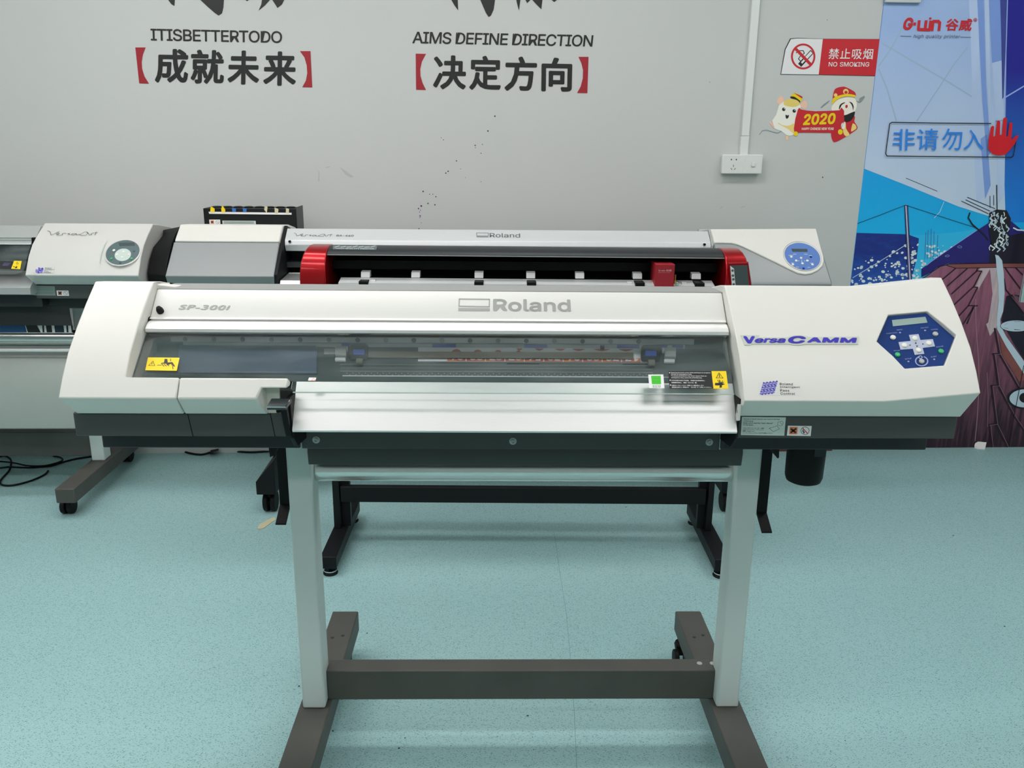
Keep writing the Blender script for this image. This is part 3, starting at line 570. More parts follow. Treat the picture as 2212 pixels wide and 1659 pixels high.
# right cover with a raised, tilted panel end
m = MB()
RC = CAP; RZ = [.0190, .0195, .0195, .0185, .0178, .0170]
def rx(i): return .747-(.747-.715)*i/5
ytop = RC+[UND, (1.9, .9435), (1.9, 1.118), (1.72, 1.1575)]
A = [(RX0, y, z) for y, z in ytop]
B = [(rx(min(i, 5)) if i < 6 else .72, y, z) for i, (y, z) in enumerate(ytop)]
C_ = [(RX1, y, z+RZ[i]) if i < 6 else (RX1-(.013 if i == 6 else 0), y, z+(.019 if i > 7 else 0)) for i, (y, z) in enumerate(ytop)]
n_ = len(A)
m.add(A+B+C_, [(i, (i+1) % n_, n_+(i+1) % n_, n_+i) for i in range(n_)]+[(n_+i, n_+(i+1) % n_, 2*n_+(i+1) % n_, 2*n_+i) for i in range(n_)]+[tuple(range(n_)), tuple(range(2*n_, 3*n_))])
m.loft([(RX0, 1.684, 1.162), (RX0, 1.76, 1.150), (RX0, 1.76, 1.128), (RX0, 1.684, 1.128)], [(.430, 1.712, 1.149), (.430, 1.76, 1.144), (.430, 1.76, 1.128), (.430, 1.712, 1.128)])
# sloping recess for the hexagonal panel
q = [Vector(C_[1]), Vector(C_[4]), Vector(B[4]), Vector(B[1])]
pn = (q[1]-q[0]).cross(q[3]-q[0]).normalized()
if pn.y > 0: pn = -pn
surf = (Vector(C_[2])*.5+Vector(B[2])*.25+Vector(B[3])*.25, pn)
HEX = [(405, 372), (1255, 296), (1872, 835), (1622, 1478), (755, 1556), (138, 985)]
hexo = [F0.PL(*zQ(x, y), surf) for x, y in HEX]
cut = MB(); cut.loft([p-pn*.0125 for p in hexo], [p+pn*.05 for p in hexo])
mc = put('panel_recess', m.mesh('right_end_cover', [M_CREAM], P.off), P.o); mk = put('panel_recess_tool', cut.mesh('tool', [M_CREAM], P.off), P.o)
bo = mc.modifiers.new('b', 'BOOLEAN'); bo.object = mk; bo.operation = 'DIFFERENCE'; bo.solver = 'EXACT'
dg = bpy.context.evaluated_depsgraph_get(); dg.update(); me = bpy.data.meshes.new_from_object(mc.evaluated_get(dg))
bpy.data.objects.remove(mc); bpy.data.objects.remove(mk); me.name = 'right_end_cover'
rc = put('right_end_cover', me, P.o, .003, 30, 3); rc.data.materials.clear(); rc.data.materials.append(M_CREAM)
# panel in the recess
pl = (surf[0]-pn*.0105, pn)
def qp(x, y, o=0.): return F0.PL(*zQ(x, y), (pl[0]+pn*o, pn))
cen = sum(hexo, Vector())/6
m = MB(); m.plate([cen+(p-cen)*.985-pn*.0122 for p in hexo], pn, .0027)
panel = P.part('control_panel', m, M_BLUEP, label='dark blue hexagonal control panel')
m = MB(); m.plate([qp(x, y, .0012) for x, y in ((468, 520), (1195, 448), (1240, 575), (490, 655))], pn, .0006); P.part('display', m, M_LCD, panel, smooth=0)
m = MB(); m.plate([qp(x, y, .0014) for x, y in ((838, 845), (1045, 825), (1085, 955), (1355, 935), (1403, 1092), (1135, 1125), (1170, 1255), (965, 1278), (922, 1145), (655, 1163), (610, 1000), (875, 975))], pn, .0008)
P.part('arrow_pad', m, M_PALEB, panel, smooth=0)
m = MB()
for x, y, d in ((988, 1010, 0), (1015, 1090, 2), (855, 1060, 3), (1150, 1036, 1)):
    s = 22; tri = {0: [(-s, s), (s, s), (0, -s)], 2: [(-s, -s), (s, -s), (0, s)], 3: [(-s, 0), (s, -s*.7), (s, s*.7)], 1: [(s, 0), (-s, -s*.7), (-s, s*.7)]}[d]
    m.flat([qp(x+a, y+c, .0025) for a, c in tri])
P.part('arrow_mark', m, M_INK, panel, smooth=0)
def button(x, y, r, mm, par, fr, plf, sc):
    c = plf(x, y); k = MB(); rr = r*sc*c.y/FPX
    k.lathe(c, pn if fr is F0 else par_n, [(rr, 0), (rr, rr*.35), (rr*.8, rr*.62), (rr*.35, rr*.75)], 18); return k
for x, y, mm in ((490, 900, M_BTN), (965, 920, M_BTN), (740, 1072, M_BTN), (1268, 1025, M_BTN), (1043, 1180, M_BTN), (590, 1275, M_BTNG), (1532, 1197, M_BTNG), (1410, 825, M_GREY), (1112, 1418, M_GREY)):
    P.part('button', button(x, y, 60, mm, None, F0, lambda a, c: qp(a, c, .0016), .0995), mm, panel, label={M_BTNG: 'green button', M_GREY: 'grey clear button'}.get(mm))
m = MB()
for s, bl, br, tl in (('FUNCTION', (345, 835), (578, 812), (342, 812)), ('MENU', (570, 760), (692, 745), (567, 735)), ('BASE POINT', (1092, 715), (1262, 698), (1088, 692)), ('CLEANING', (1310, 748), (1460, 740), (1306, 724)), ('SETUP', (503, 1208), (636, 1200), (500, 1184)), ('PAUSE', (1430, 1128), (1580, 1108), (1425, 1104)), ('SETUP', (745, 1392), (888, 1372), (742, 1366)), ('BUSY', (1312, 1345), (1432, 1330), (1309, 1318))):
    text(m, s, qp(*bl), qp(*br), qp(*tl), pn, 0, .0019, bold=.01)
for x, y in ((645, 788), (1190, 740), (828, 1415), (1388, 1368)): m.flat([qp(a, c, .0019) for a, c in arc(x, y, 24, 15, .1, 10)])
P.part('panel_lettering', m, M_PANT, panel, smooth=0)
m = MB(); R1 = arc(1114, 1408, 132, 103, 0, 36, -1.15, 4.25)
m.line([qp(x, y, .0019) for x, y in R1], pn, .0022); m.line([qp(x, y, .0019) for x, y in arc(1087, 1322, 38, 28, 0, 16)+[(1125, 1322)]], pn, .0018)
P.part('power_mark', m, M_PANT, panel, smooth=0)
# marks on the right cover
pl1 = xplane(*CAP[2], *CAP[3]); pl2 = xplane(*CAP[3], *CAP[4])
def segplane(v, u=1730):
    for a, c in zip(CAP[:-1], CAP[1:]):
        pz = xplane(*a, *c); h = F0.PL(u, v, pz)
        if c[0]-1e-4 <= h.y <= a[0]+1e-4: return pz
    return pl1
vp = segplane(736)
m = MB(); q_ = lambda x, y, o=0: F0.PL(*zD(x, y), (vp[0]+vp[1]*o, vp[1]))
m.plate([q_(x, y) for x, y in ((220, 533), (367, 534), (355, 550), (585, 552), (640, 536), (690, 533), (740, 540), (765, 548), (1162, 545), (1155, 606), (735, 606), (690, 612), (640, 612), (600, 604), (310, 604), (300, 612), (250, 612))], vp[1], .0014, 0)
text(m, 'V', q_(250, 602), q_(345, 602), q_(238, 542), vp[1], 1, .0017, bold=.05, shear=.1)
text(m, 'ersa', q_(330, 597), q_(580, 597), q_(330, 560), vp[1], 1, .0017, bold=.035, shear=.2)
text(m, 'C', q_(595, 602), q_(740, 602), q_(595, 541), vp[1], 1, .0017, bold=.05, shear=.15)
text(m, 'AMM', q_(745, 594), q_(1147, 597), q_(745, 552), vp[1], 1, .0017, bold=.045, shear=.1, cs=1.06)
P.part('name_badge', m, [mat('badge_silver', srgb(196, 202, 192), .35), M_VIOLET], smooth=0, label='silver badge with violet blue lettering')
rp = segplane(838, 1690); q_ = lambda x, y, o=0: F0.PL(*zD(x, y), (rp[0]+rp[1]*o, rp[1]))
m = MB(); m.plate([q_(x, y) for x, y in ((360, 903), (700, 918), (708, 1014), (365, 1010))], rp[1], .0003, 0)
for i in range(9):
    for j in range(6):
        x = 405+i*13-j*5; y = 912+j*17+(i % 2)*5-i*1.5
        m.flat([q_(a, c, .0006) for a, c in arc(x, y, 8.5, 8.5, 0, 6)], 1+(i+j) % 2)
for k, s in enumerate(('Roland', 'Intelligent', 'Pass', 'Control')):
    w = (104, 157, 72, 116)[k]; y = 930+k*25.3; x = 531+k*2; text(m, s, q_(x, y), q_(x+w, y+2), q_(x, y-19), rp[1], 3, .0006, bold=.012, cs=1.12)
P.part('feature_sticker', m, [M_COVER, M_VIOLET, M_LILAC, M_INK], smooth=0)
# centre: top strip, white cover, cover rail
m = MB(); m.ext([(1.694, 1.139), (1.694, 1.1475), (1.79, 1.1430), (1.79, 1.12)], -.676, .4560); P.part('top_strip', m, mat('strip_grey', (.27, .285, .27), .5), bevel=.001)
m = MB(); m.ext([(1.698, 1.1478), (1.690, 1.1440), (1.645, 1.1012), (1.640, 1.0935), (1.66, 1.0935), (1.70, 1.13)], -.6748, .4545); P.part('top_cover', m, M_COVER, bevel=.0025, seg=3)
cp = xplane(1.690, 1.1440, 1.645, 1.1012)
def cq(u, v, o=0.): return F0.PL(u, v, (cp[0]+cp[1]*o, cp[1]))
def zN(x, y): return (340+x*.09946, 600+y*.09946)
m = MB(); text(m, 'SP-300i', cq(*zN(458, 694)), cq(*zN(1600, 706)), cq(*zN(452, 586)), cp[1], 0, .0004, bold=.03, shear=.3, cs=1.08, fb=True); P.part('model_lettering', m, M_GREYT, smooth=0)
def zO(x, y): return (800+x*.217, 440+y*.217)
m = MB(); q_ = lambda x, y, o=.0005: cq(*zO(x, y), o)
m.ring([q_(x, y) for x, y in ((880, 942), (1191, 946), (1189, 1030), (876, 1024))], [q_(x, y) for x, y in ((892, 952), (1180, 956), (1178, 1020), (888, 1014))], 0)
m.flat([q_(x, y) for x, y in ((876, 1037), (1190, 1040), (1190, 1069), (875, 1067))])
text(m, 'Roland', q_(1222, 1070), q_(1998, 1076), q_(1222, 947), cp[1], 0, 0, bold=.02, cs=1.0); P.part('logo', m, M_GREYT, smooth=0)
c = cq(347, 673); m = MB(); m.lathe(c, cp[1], [(.0068, 0), (.0068, .006), (.0045, .013), (.0025, .014)], 18); P.part('rubber_stopper', m, M_RUB)
def zc(v, y): return F0.Y(1000, v, y).z
rail = [(1.652, 1.098), (1.640, zc(688.5, 1.640)), (1.634, zc(692.5, 1.634)), (1.640, zc(692.8, 1.640)), (1.640, zc(696.2, 1.640)), (1.630, zc(697.5, 1.630)), (1.617, zc(706, 1.617)), (1.609, zc(714, 1.609)), (1.609, zc(720.5, 1.609)), (1.622, 1.072), (1.645, 1.080)]
m = MB(); m.loft([(-.672, y, z) for y, z in rail], [(.4515, y, z) for y, z in rail]); P.part('cover_rail', m, M_ALU, smooth=50)
m = MB(); c = F0.Y(316, 690, 1.637); m.cyl((-.6765, 1.642, 1.092), (-.672, 1.642, 1.092), .009, mi=0); m.cyl((-.6757, 1.637, 1.093), (-.670, 1.637, 1.093), .003, mi=1); P.part('hinge_pin', m, [M_BLACK, M_CHROME])
# transparent front cover (one pane, stepped at the left lip)
pp = xplane(1.618, 1.0745, 1.510, .9890)
def pq(u, v, o=0.): return F0.PL(u, v, (pp[0]+pp[1]*o, pp[1]))
def pz(y): return 1.0745+(y-1.618)*(1.0745-.9890)/(1.618-1.510)
pts = [(-.6735, 1.618), (.4495, 1.618), (.4425, 1.510), (-.3735, 1.510), (-.378, 1.5155), (-.378, 1.530), (-.6735, 1.530)]
m = MB(); m.plate([Vector((x, y, pz(y))) for x, y in pts], -pp[1], .003)
cover = P.part('front_cover', m, M_PANE, label='clear acrylic front cover'); 
m = MB(); m.box(-.3735, .4425, 1.5085, 1.511, pz(1.51)-.0022, pz(1.51)-.0004); P.part('cover_edge', m, M_SILVL, cover, smooth=0)
def sticker(name, P4, mats, build, label=None):
    k = MB(); k.plate([pq(*p, .0004) for p in P4], pp[1], .0004, 0); build(k); P.part(name, k, mats, cover, smooth=0, label=label)
def tri(k, pts, mi, tr, w=.0009, o=.0010):
    p = [pq(*tr(x, y), o) for x, y in pts]; k.line(p+[p[0]], pp[1], w, mi)
def s1(k):
    tri(k, [(115, 606), (168, 552), (190, 608)], 1, zL); k.line([pq(*zL(160, 570), .001), pq(*zL(153, 592), .001)], pp[1], .0011, 1)
    k.flat([pq(*zL(x, y), .0010) for x, y in ((308, 526), (340, 528), (345, 570), (400, 565), (432, 615), (420, 620), (390, 582), (350, 600), (330, 585), (270, 582), (265, 576), (300, 570))], 1)
    for P2 in ([(270, 582), (300, 615)], [(300, 590), (330, 612)], [(330, 590), (360, 610)], [(385, 585), (402, 605), (408, 648)], [(378, 526), (380, 555)], [(220, 602), (270, 602)]): k.line([pq(*zL(*p), .001) for p in P2], pp[1], .0012, 1)
sticker('warning_sticker', [zL(*p) for p in ((110, 510), (487, 514), (452, 670), (77, 663))], [M_YEL, M_INK], s1, 'yellow crush warning sticker')
def s2(k): tri(k, [(2060, 785), (2085, 758), (2110, 785)], 1, zL, .0007)
sticker('caution_sticker', [zL(*p) for p in ((2033, 751), (2120, 752), (2108, 790), (2020, 787))], [M_WHITE, M_ORANGE], s2, 'small white sticker with orange triangle')
def s3(k):
    k.flat([pq(*zR(x, y), .0010) for x, y in ((1022, 686), (1150, 685), (1156, 797), (1034, 797))], 1)
    text(k, 'ECO', pq(*zR(1046, 842), .001), pq(*zR(1150, 842), .001), pq(*zR(1045, 812), .001), pp[1], 2, 0, bold=.015, cs=1.15)
    for y in (707, 742): k.line([pq(*zR(1045, y), .0012), pq(*zR(1125, y-2), .0012)], pp[1], .0006, 2)
sticker('eco_sticker', [zR(*p) for p in ((984, 672), (1185, 670), (1200, 853), (1000, 853))], [M_WHITE, M_GREENP, mat('green_letter', srgb(120, 170, 120), .5)], s3, 'white and green ECO sticker')
def s4(k):
    rows = ((1284, 1812, 655, 'Opening the front cover while printing is in progress'), (1287, 1565, 676, 'causes an emergency stop.'), (1288, 1760, 698, 'To pause printing for any other reason than an'), (1290, 1703, 722, 'emergency stop, press the [PAUSE] key.'),
            (1292, 1740, 757, '打印过程中如打开前盖，机器将会紧急停止。'), (1294, 1635, 786, '如需暂时停止，请按［PAUSE］键。'), (1297, 1726, 823, '印刷中にフロントカバーを開けると緊急停止します。'), (1300, 1825, 847, '緊急停止以外の一時停止は、［PAUSE］キーを押してください。'))
    for x0, x1, y, s in rows: text(k, s, pq(*zR(x0, y), .001), pq(*zR(x1, y+2), .001), pq(*zR(x0-1, y-17), .001), pp[1], 1, 0, bold=.02, res=1)
    for y in (646, 745, 810): k.flat([pq(*zR(a, c), .001) for a, c in arc(1268+(y-646)*.08, y, 8, 8, 0, 10)], 1)
sticker('notice_sticker', [zR(*p) for p in ((1252, 628), (1822, 626), (1850, 853), (1268, 851))], [M_INK, M_WHITE], s4, 'black notice sticker with white text')
def s5(k):
    tri(k, [(1887, 716), (1925, 647), (1978, 717)], 1, zR, .0010); k.line([pq(*zR(1928, 665), .001), pq(*zR(1932, 705), .001)], pp[1], .0014, 1)
    k.flat([pq(*zR(x, y), .001) for x, y in ((1870, 782), (1930, 780), (1938, 738), (1948, 780), (1978, 742), (1965, 785), (2005, 798), (1960, 815), (1965, 840), (1930, 845), (1935, 815), (1872, 812))], 1)
    for P2 in ([(1905, 742), (1930, 785)], [(1925, 740), (1940, 785)], [(1990, 770), (1955, 790)]): k.line([pq(*zR(*p), .001) for p in P2], pp[1], .0012, 1)
sticker('warning_sticker', [zR(*p) for p in ((1824, 627), (2018, 626), (2048, 860), (1850, 860))], [M_YEL, M_INK], s5, 'yellow hand warning sticker')
# inside: frame, rail, screws, beam, rollers, platen, ruler
IY0, IY1 = 1.566, 1.656
ip = xplane(IY0, zc(813, IY0), 1.655, zc(751.5, 1.655)); isl = (zc(751.5, 1.655)-zc(813, IY0))/(1.655-IY0)
def iz(y): return zc(813, IY0)+(y-IY0)*isl
def iq(u, v, o=0.): return F0.PL(u, v+(u-1000)*.0045, (ip[0]+ip[1]*o, ip[1]))
def slab(k, u0, v0, u1, v1, o, t, mi=0, lean=0.): return k.plate([iq(u0+lean, v0, o), iq(u1+lean, v0, o), iq(u1, v1, o), iq(u0, v1, o)], ip[1], t, mi)
m = MB(); m.ext([(1.640, 1.094), (1.70, 1.10), (1.72, 1.0), (1.72, .93), (1.566, .93), (1.566, .975), (IY1+.006, iz(IY1)-.012), (IY1+.006, 1.078), (1.64, 1.078)], -.675, .4555); P.part('inner_frame', m, M_DARK)
M_RAILS = mat('satin_steel_rail', (.80, .82, .80), .42, metal=.2)
zr0 = zc(729.5, 1.658); zr1 = zc(742, 1.658); zr2 = zc(751, 1.655)
m = MB(); m.box(F0.Y(368, 735, 1.658).x, F0.Y(1500, 735, 1.658).x, 1.658, 1.667, zr1, zr0); rail_o = P.part('carriage_rail', m, M_RAILS, bevel=.001)
for i in range(17):
    u = 400+i*62.1 if i < 6 else 712+(i-5)*60.7; h = F0.Y(u, 734.6+i*.33, 1.658)
    m = MB(); m.cyl((h.x, 1.6565, (zr0+zr1)/2), (h.x, 1.659, (zr0+zr1)/2), .0042, .005, n=12); P.part('screw', m, M_GREY if i % 2 else M_DARK)
m = MB(); m.box(F0.Y(395, 735, 1.656).x, F0.Y(1480, 735, 1.656).x, 1.656, 1.667, zr2, zr1); P.part('roller_bar', m, mat('grey_bar', (.36, .40, .39), .5), smooth=0)
for a, c in ((738, 790), (934, 985), (1132, 1182), (1333, 1381), (1393, 1442), (1452, 1476)):
    m = MB(); m.box(F0.Y(a, 746, 1.655).x, F0.Y(c, 746, 1.655).x, 1.6548, 1.658, zr2+.0006, zr1-.0006); P.part('position_mark', m, M_TAPEB, smooth=0)
m = MB(); m.ext([(IY0, iz(IY0)), (IY1, iz(IY1)), (IY1, iz(IY1)-.012), (IY0, iz(IY0)-.012)], -.665, .4535); P.part('platen', m, mat('platen_dark', (.10, .125, .12), .4, noise=.25, nscale=14))
m = MB(); slab(m, 740, 812.4, 1445, 814, 0, .0008); P.part('platen_edge', m, M_WHITE, smooth=0)
m = MB(); rs = random.Random(5)
for i in range(52):
    u = 748+i*13.2; s_ = rs.uniform(-.6, .6); m.flat([iq(u+s_+a, 806+c, .0004) for a, c in ((0, 0), (1.6, 0), (2.0, 1.8), (.4, 1.8))]); m.flat([iq(u+6.5+a, 809.8+c, .0004) for a, c in ((0, 0), (2.2, 0), (2.2, 1.2), (0, 1.2))])
P.part('ruler_scale', m, M_SILVL, smooth=0)
m = MB()
for v0, v1 in ((802.6, 803.5), (795.5, 796.1), (788, 788.6)): slab(m, 735, v0, 1410, v1, .0001, .0004)
P.part('platen_groove', m, M_GREY, smooth=0)
m = MB(); slab(m, 784, 762, 1368, 774.5, .004, .003); P.part('press_beam', m, M_BEAM, bevel=.001)
m = MB(); slab(m, 385, 752, 686, 811, .0002, .006, lean=0); P.part('inner_cover', m, M_FILM, bevel=.003)
def pinch(u, flip):
    k = MB(); slab(k, u-21, 755, u+21, 781, .001, .014); o = P.part('pinch_roller_arm', k, M_BLACK, bevel=.004)
    k = MB(); slab(k, u-12, 758, u+13, 768.5, .0155, .003); P.part('roller_cap', k, M_TAPEB, o, bevel=.001)
    k = MB(); c = iq(u+2, 783, .007); k.cyl(c-Vector((.006, 0, 0)), c+Vector((.006, 0, 0)), .0075, n=20); P.part('roller', k, M_BEAM, o)
    w = 1 if flip else -1
    k = MB(); slab(k, u+w*40-10, 757, u+w*40+14, 776, .001, .010, 0); slab(k, u+w*40-11, 777.5, u+w*40+12, 784, .001, .005, 1); slab(k, u+w*30-6, 755, u+w*30+7, 762, .0012, .007, 1); P.part('media_clamp', k, [M_GREY, M_WHITE], o, bevel=.001)
pinch(775, False); pinch(1405, True)
m = MB(); slab(m, 700, 757, 728, 768, .0005, .003); P.part('media_pad', m, M_GREY, bevel=.0005)
m = MB(); h = F0.Y(1301, 752, 1.652); m.box(h.x-.004, h.x+.004, 1.650, 1.656, zr2-.003, zr2+.006); m.box(h.x-.001, h.x+.001, 1.648, 1.651, zr2-.016, zr2); P.part('sensor_lever', m, M_BLACK, smooth=0)
for u in (1140, 1390):
    m = MB(); slab(m, u-45, 784.5, u+25, 786.3, .0004, .0006); P.part('cutter_slot', m, M_BLACK, smooth=0)
# aluminium apron
ap = [(1.564, zc(826, 1.564)), (1.550, zc(849, 1.550)), (1.546, zc(857, 1.546)), (1.535, zc(876, 1.535)), (1.524, zc(898, 1.524)), (1.512, zc(921, 1.512)), (1.507, zc(931, 1.507)), (1.509, zc(934.5, 1.509)), (1.53, .909), (1.56, .92), (1.572, .96)]
m = MB(); m.ext(ap, -.3785, .4535); P.part('paper_guide', m, M_ALU, smooth=12, label='bright aluminium paper guide')
for k_, (x, w) in enumerate(((-.3865, .0075), (.4537, .004))):
    m = MB(); m.ext([(1.507, .979), (1.508, .955), (1.520, .895), (1.545, .87), (1.62, .86), (1.62, .96), (1.55, .975)], x, x+w); P.part('guide_end_plate', m, M_BLACK, bevel=.001)
# dark lower bodies and base
for a, c in ((-.787, -.390), (.4580, .8765)):
    m = MB(); m.box(a, c, 1.522, 1.9, .8965, .9432); bx = P.part('side_housing', m, M_DARK, bevel=.003)
    if a < 0:
        for u, w in ((412, .0008), (590, .0008)):
            k = MB(); h = F0.Y(u, 915, 1.522).x; k.loft([(h-.004-w, 1.5216, .9425), (h-.004+w, 1.5216, .9425), (h-.004+w, 1.524, .9425), (h-.004-w, 1.524, .9425)], [(h+.002-w, 1.5216, .8972), (h+.002+w, 1.5216, .8972), (h+.002+w, 1.524, .8972), (h+.002-w, 1.524, .8972)])
            P.part('panel_gap', k, M_BLACK, bx, smooth=0)
    else:
        def hq(x, y, o): p = F0.Y(*zS(x, y), 1.522-o); return p
        k = MB(); k.plate([hq(x, y, .0004) for x, y in ((30, 222), (1078, 236), (1040, 676), (2, 660))], NW, .0004, 0)
        for x0, x1, y, s in ((70, 930, 296, 'Misuse of Media Cleaner may result in damage'), (68, 300, 340, 'of the nozzle.'), (62, 770, 388, 'Make sure to read the "User\'s Manual"'), (58, 305, 430, 'for the details.'), (56, 552, 508, 'メディアクリーナーは、正しく使用'), (50, 548, 546, 'しないとプリンティングヘッドの'), (45, 340, 582, '故障につながります。'), (38, 775, 628, '「ユーザーズマニュアル」を必ずお読みください。')):
            text(k, s, hq(x0, y, .0010), hq(x1, y+8, .0010), hq(x0+3, y-32, .0010), NW, 1, 0, bold=.01, res=1)
        for P2 in ([(680, 505), (870, 440), (925, 515), (780, 580), (680, 505)], [(880, 420), (890, 350), (990, 330), (1020, 370), (990, 430), (950, 445), (880, 420)], [(940, 360), (1000, 420)]): k.line([hq(*p, .0010) for p in P2], NW, .0006, 1)
        P.part('instruction_label', k, [M_SILVL, M_GREYD], bx, smooth=0)
        k = MB(); k.plate([hq(x, y, .0004) for x, y in ((1128, 437), (1696, 444), (1670, 683), (1102, 673))], NW, .0004, 0)
        k.flat([hq(x, y, .0010) for x, y in ((1172, 466), (1362, 470), (1347, 642), (1157, 640))], 1)
        for P2 in ([(1205, 515), (1310, 600)], [(1320, 510), (1200, 600)]): k.line([hq(*p, .0012) for p in P2], NW, .0034, 2)
        k.line([hq(x, y, .0010) for x, y in arc(1538, 558, 98, 92, 0, 28)+[(1636, 558)]], NW, .0010, 4); k.line([hq(1480, 495, .0011), hq(1600, 625, .0011)], NW, .0016, 3); k.line([hq(x, y, .0010) for x, y in ((1490, 540), (1490, 580), (1520, 590), (1505, 620))], NW, .0018, 2)
        P.part('hazard_label', k, [M_WHITE, M_ORANGE, M_INK, M_REDF, M_GREYD], bx, smooth=0)
for x0, x1 in ((-.787, -.393), (.4565, .878)):
    m = MB(); m.box(x0, x1, 1.62, 1.9, .8375, .899); P.part('base_beam', m, M_DARK2, bevel=.003)
m = MB(); m.box(-.392, .4555, 1.628, 1.69, .834, .90); fp = P.part('front_beam', m, M_DARK, bevel=.002)
for u, v in ((683, 950), (1108, 953), (1532, 955)):
    h = F0.Y(u, v, 1.628); m = MB(); m.lathe(h, (0, -1, 0), [(.0075, 0), (.0075, .001), (.0048, .0012), (.0048, .005), (.003, .0052), (.002, .003)], 18); P.part('bolt', m, M_GREY, fp)
for x in (-.3925, .4562):
    m = MB(); m.box(x-.0008, x+.0016, 1.6245, 1.63, .836, .893); P.part('joint_strip', m, M_SILVL, smooth=0)
m = MB(); m.ext([(1.712, .835), (1.700, .80), (1.704, zc(1005, 1.704)), (1.74, zc(1005, 1.704)), (1.76, .835)], -.3985, .5285); P.part('rear_apron', m, M_DARK, bevel=.002)
m = MB(); m.cyl((-.402, 1.80, .7245), (.534, 1.80, .7245), .0285, n=40); P.part('take_up_tube', m, mat('polished_tube', (.72, .74, .72), .2, metal=1.))
for u in (1078, 1480):
    h = F0.Y(u, 1012, 1.835).x; m = MB(); m.cyl((h-.047, 1.845, .745), (h+.047, 1.845, .745), .041, n=36); P.part('roll_holder', m, M_TAN, bevel=.004)
# lever
kz = F0.Y(595, 878, 1.474).z; m = MB(); xa = F0.Y(576, 878, 1.474).x; xb = F0.Y(617, 878, 1.474).x
m.loft([(xa, 1.474, kz), (xb, 1.474, kz), (xb, 1.474, kz-.007), (xa, 1.474, kz-.007)], [(xa+.0035, 1.496, kz+.009), (xb+.006, 1.496, kz+.009), (xb+.006, 1.496, kz+.001), (xa+.0035, 1.496, kz+.001)])
lv = P.part('loading_lever', m, mat('gloss_black', (.02, .024, .026), .12, coat=.5), bevel=.0012)
m = MB(); m.box(xa, xb, 1.4732, 1.4745, kz-.0024, kz+.0002); P.part('lever_trim', m, M_CHROME, lv, smooth=0)
m = MB(); pts = [(1.478, kz-.006), (1.492, kz-.014), (1.500, kz-.04), (1.515, kz-.072), (1.53, kz-.074), (1.52, kz-.03), (1.505, kz-.004)]
m.ext(pts, xb-.014, xb-.003); P.part('lever_arm', m, M_BLACK, lv, bevel=.001)
m = MB(); c = F0.Y(602, 888, 1.49); m.cyl((c.x, 1.49, kz-.016), (c.x, 1.49, kz-.006), .0045, n=14); P.part('lever_stud', m, M_BLACK, lv)
m = MB(); c = F0.Y(1580, 880, 1.505); m.plate([Vector((.4545, y, z)) for y, z in ((1.497, .972), (1.511, .968), (1.516, .945), (1.509, .936), (1.499, .94))], Vector((-1, 0, 0)), .004); m.cyl((.4512, 1.508, .955), (.4494, 1.508, .955), .003, mi=1, n=12); P.part('hinge_bracket', m, [M_CREAM, M_GREY], bevel=.0005)
# stand
ZT = .1323; XL, XR = -.4298, .5594
for x in (XL, XR):
    m = MB(); m.box(x-.0268, x+.0268, 1.7477, 1.812, ZT, .838); P.part('leg', m, M_LEG, bevel=.005, seg=3)
for x in (XL, XR):
    m = MB(); m.box(x-.037, x+.037, 1.372, 2.1875, ZT-.062, ZT); ft = P.part('foot', m, M_FOOT, bevel=.004, seg=3)
    for y in (1.43, 2.125):
        k = MB(); s = 1 if x < 0 else -1; cx = x-(.028 if (x > 0 and y > 2) else -.0)
        k.cyl((cx, y, ZT-.070), (cx, y, ZT-.062), .018, n=18); k.loft([(cx-.012, y-.018, .040), (cx+.012, y-.018, .040), (cx+.014, y+.012, .062), (cx-.014, y+.012, .062)], [(cx-.012, y+.004, .022), (cx+.012, y+.004, .022), (cx+.014, y+.03, .05), (cx-.014, y+.03, .05)])
        for sx in (-1, 1): k.cyl((cx+sx*.009, y-.012, .025), (cx+sx*.022, y-.012, .025), .025, n=24)
        P.part('caster', k, M_RUB, ft, bevel=.002)
    for dx, y in ((-.012, 2.05), (.014, 2.06)):
        k = MB(); k.lathe((x+dx, y, ZT-.0005), (0, 0, 1), [(.005, 0), (.005, .0008), (.003, .0012)], 10); P.part('foot_screw', k, M_DARK2, ft)
m = MB(); m.box(XL+.0268, XR-.0268, 1.779, 1.828, ZT+.001, ZT+.0815); cb = P.part('crossbar', m, M_FOOT, bevel=.003)
for u in (1510, 1538):
    h = F0.Z(u, 1430, ZT+.0815); m = MB(); m.lathe((h.x, 1.808, ZT+.0813), (0, 0, 1), [(.007, 0), (.006, .0012), (.003, .0016)], 14); P.part('screw_cap', m, M_GREY, cb)
# waste bottle
h0 = F0.Y(1697, 1020, 1.72); h1 = F0.Y(1776, 1024, 1.72); cx = (h0.x+h1.x)/2; r = (h1.x-h0.x)/2*.985; zb = F0.Y(1740, 1047, 1.70).z
B = Thing('waste_ink_bottle', 'black round waste ink bottle hanging under the right end of the front printer', 'bottle', (cx, 1.72, zb), F0)
m = MB(); m.lathe((cx, 1.72, zb), (0, 0, 1), [(r*.72, 0), (r*.92, .004), (r, .014), (r*1.02, .06), (r*1.03, .10)], 32); B.part('bottle_body', m, M_BLACK)
m = MB(); m.lathe((cx, 1.72, zb+.10), (0, 0, 1), [(r*1.03, 0), (r*.95, .002), (r*.95, .0365)], 32); m.box(cx+.002, cx+.026, 1.72-r*1.05, 1.72-r*.8, zb+.072, zb+.1365); B.part('bottle_holder', m, M_DARK2)
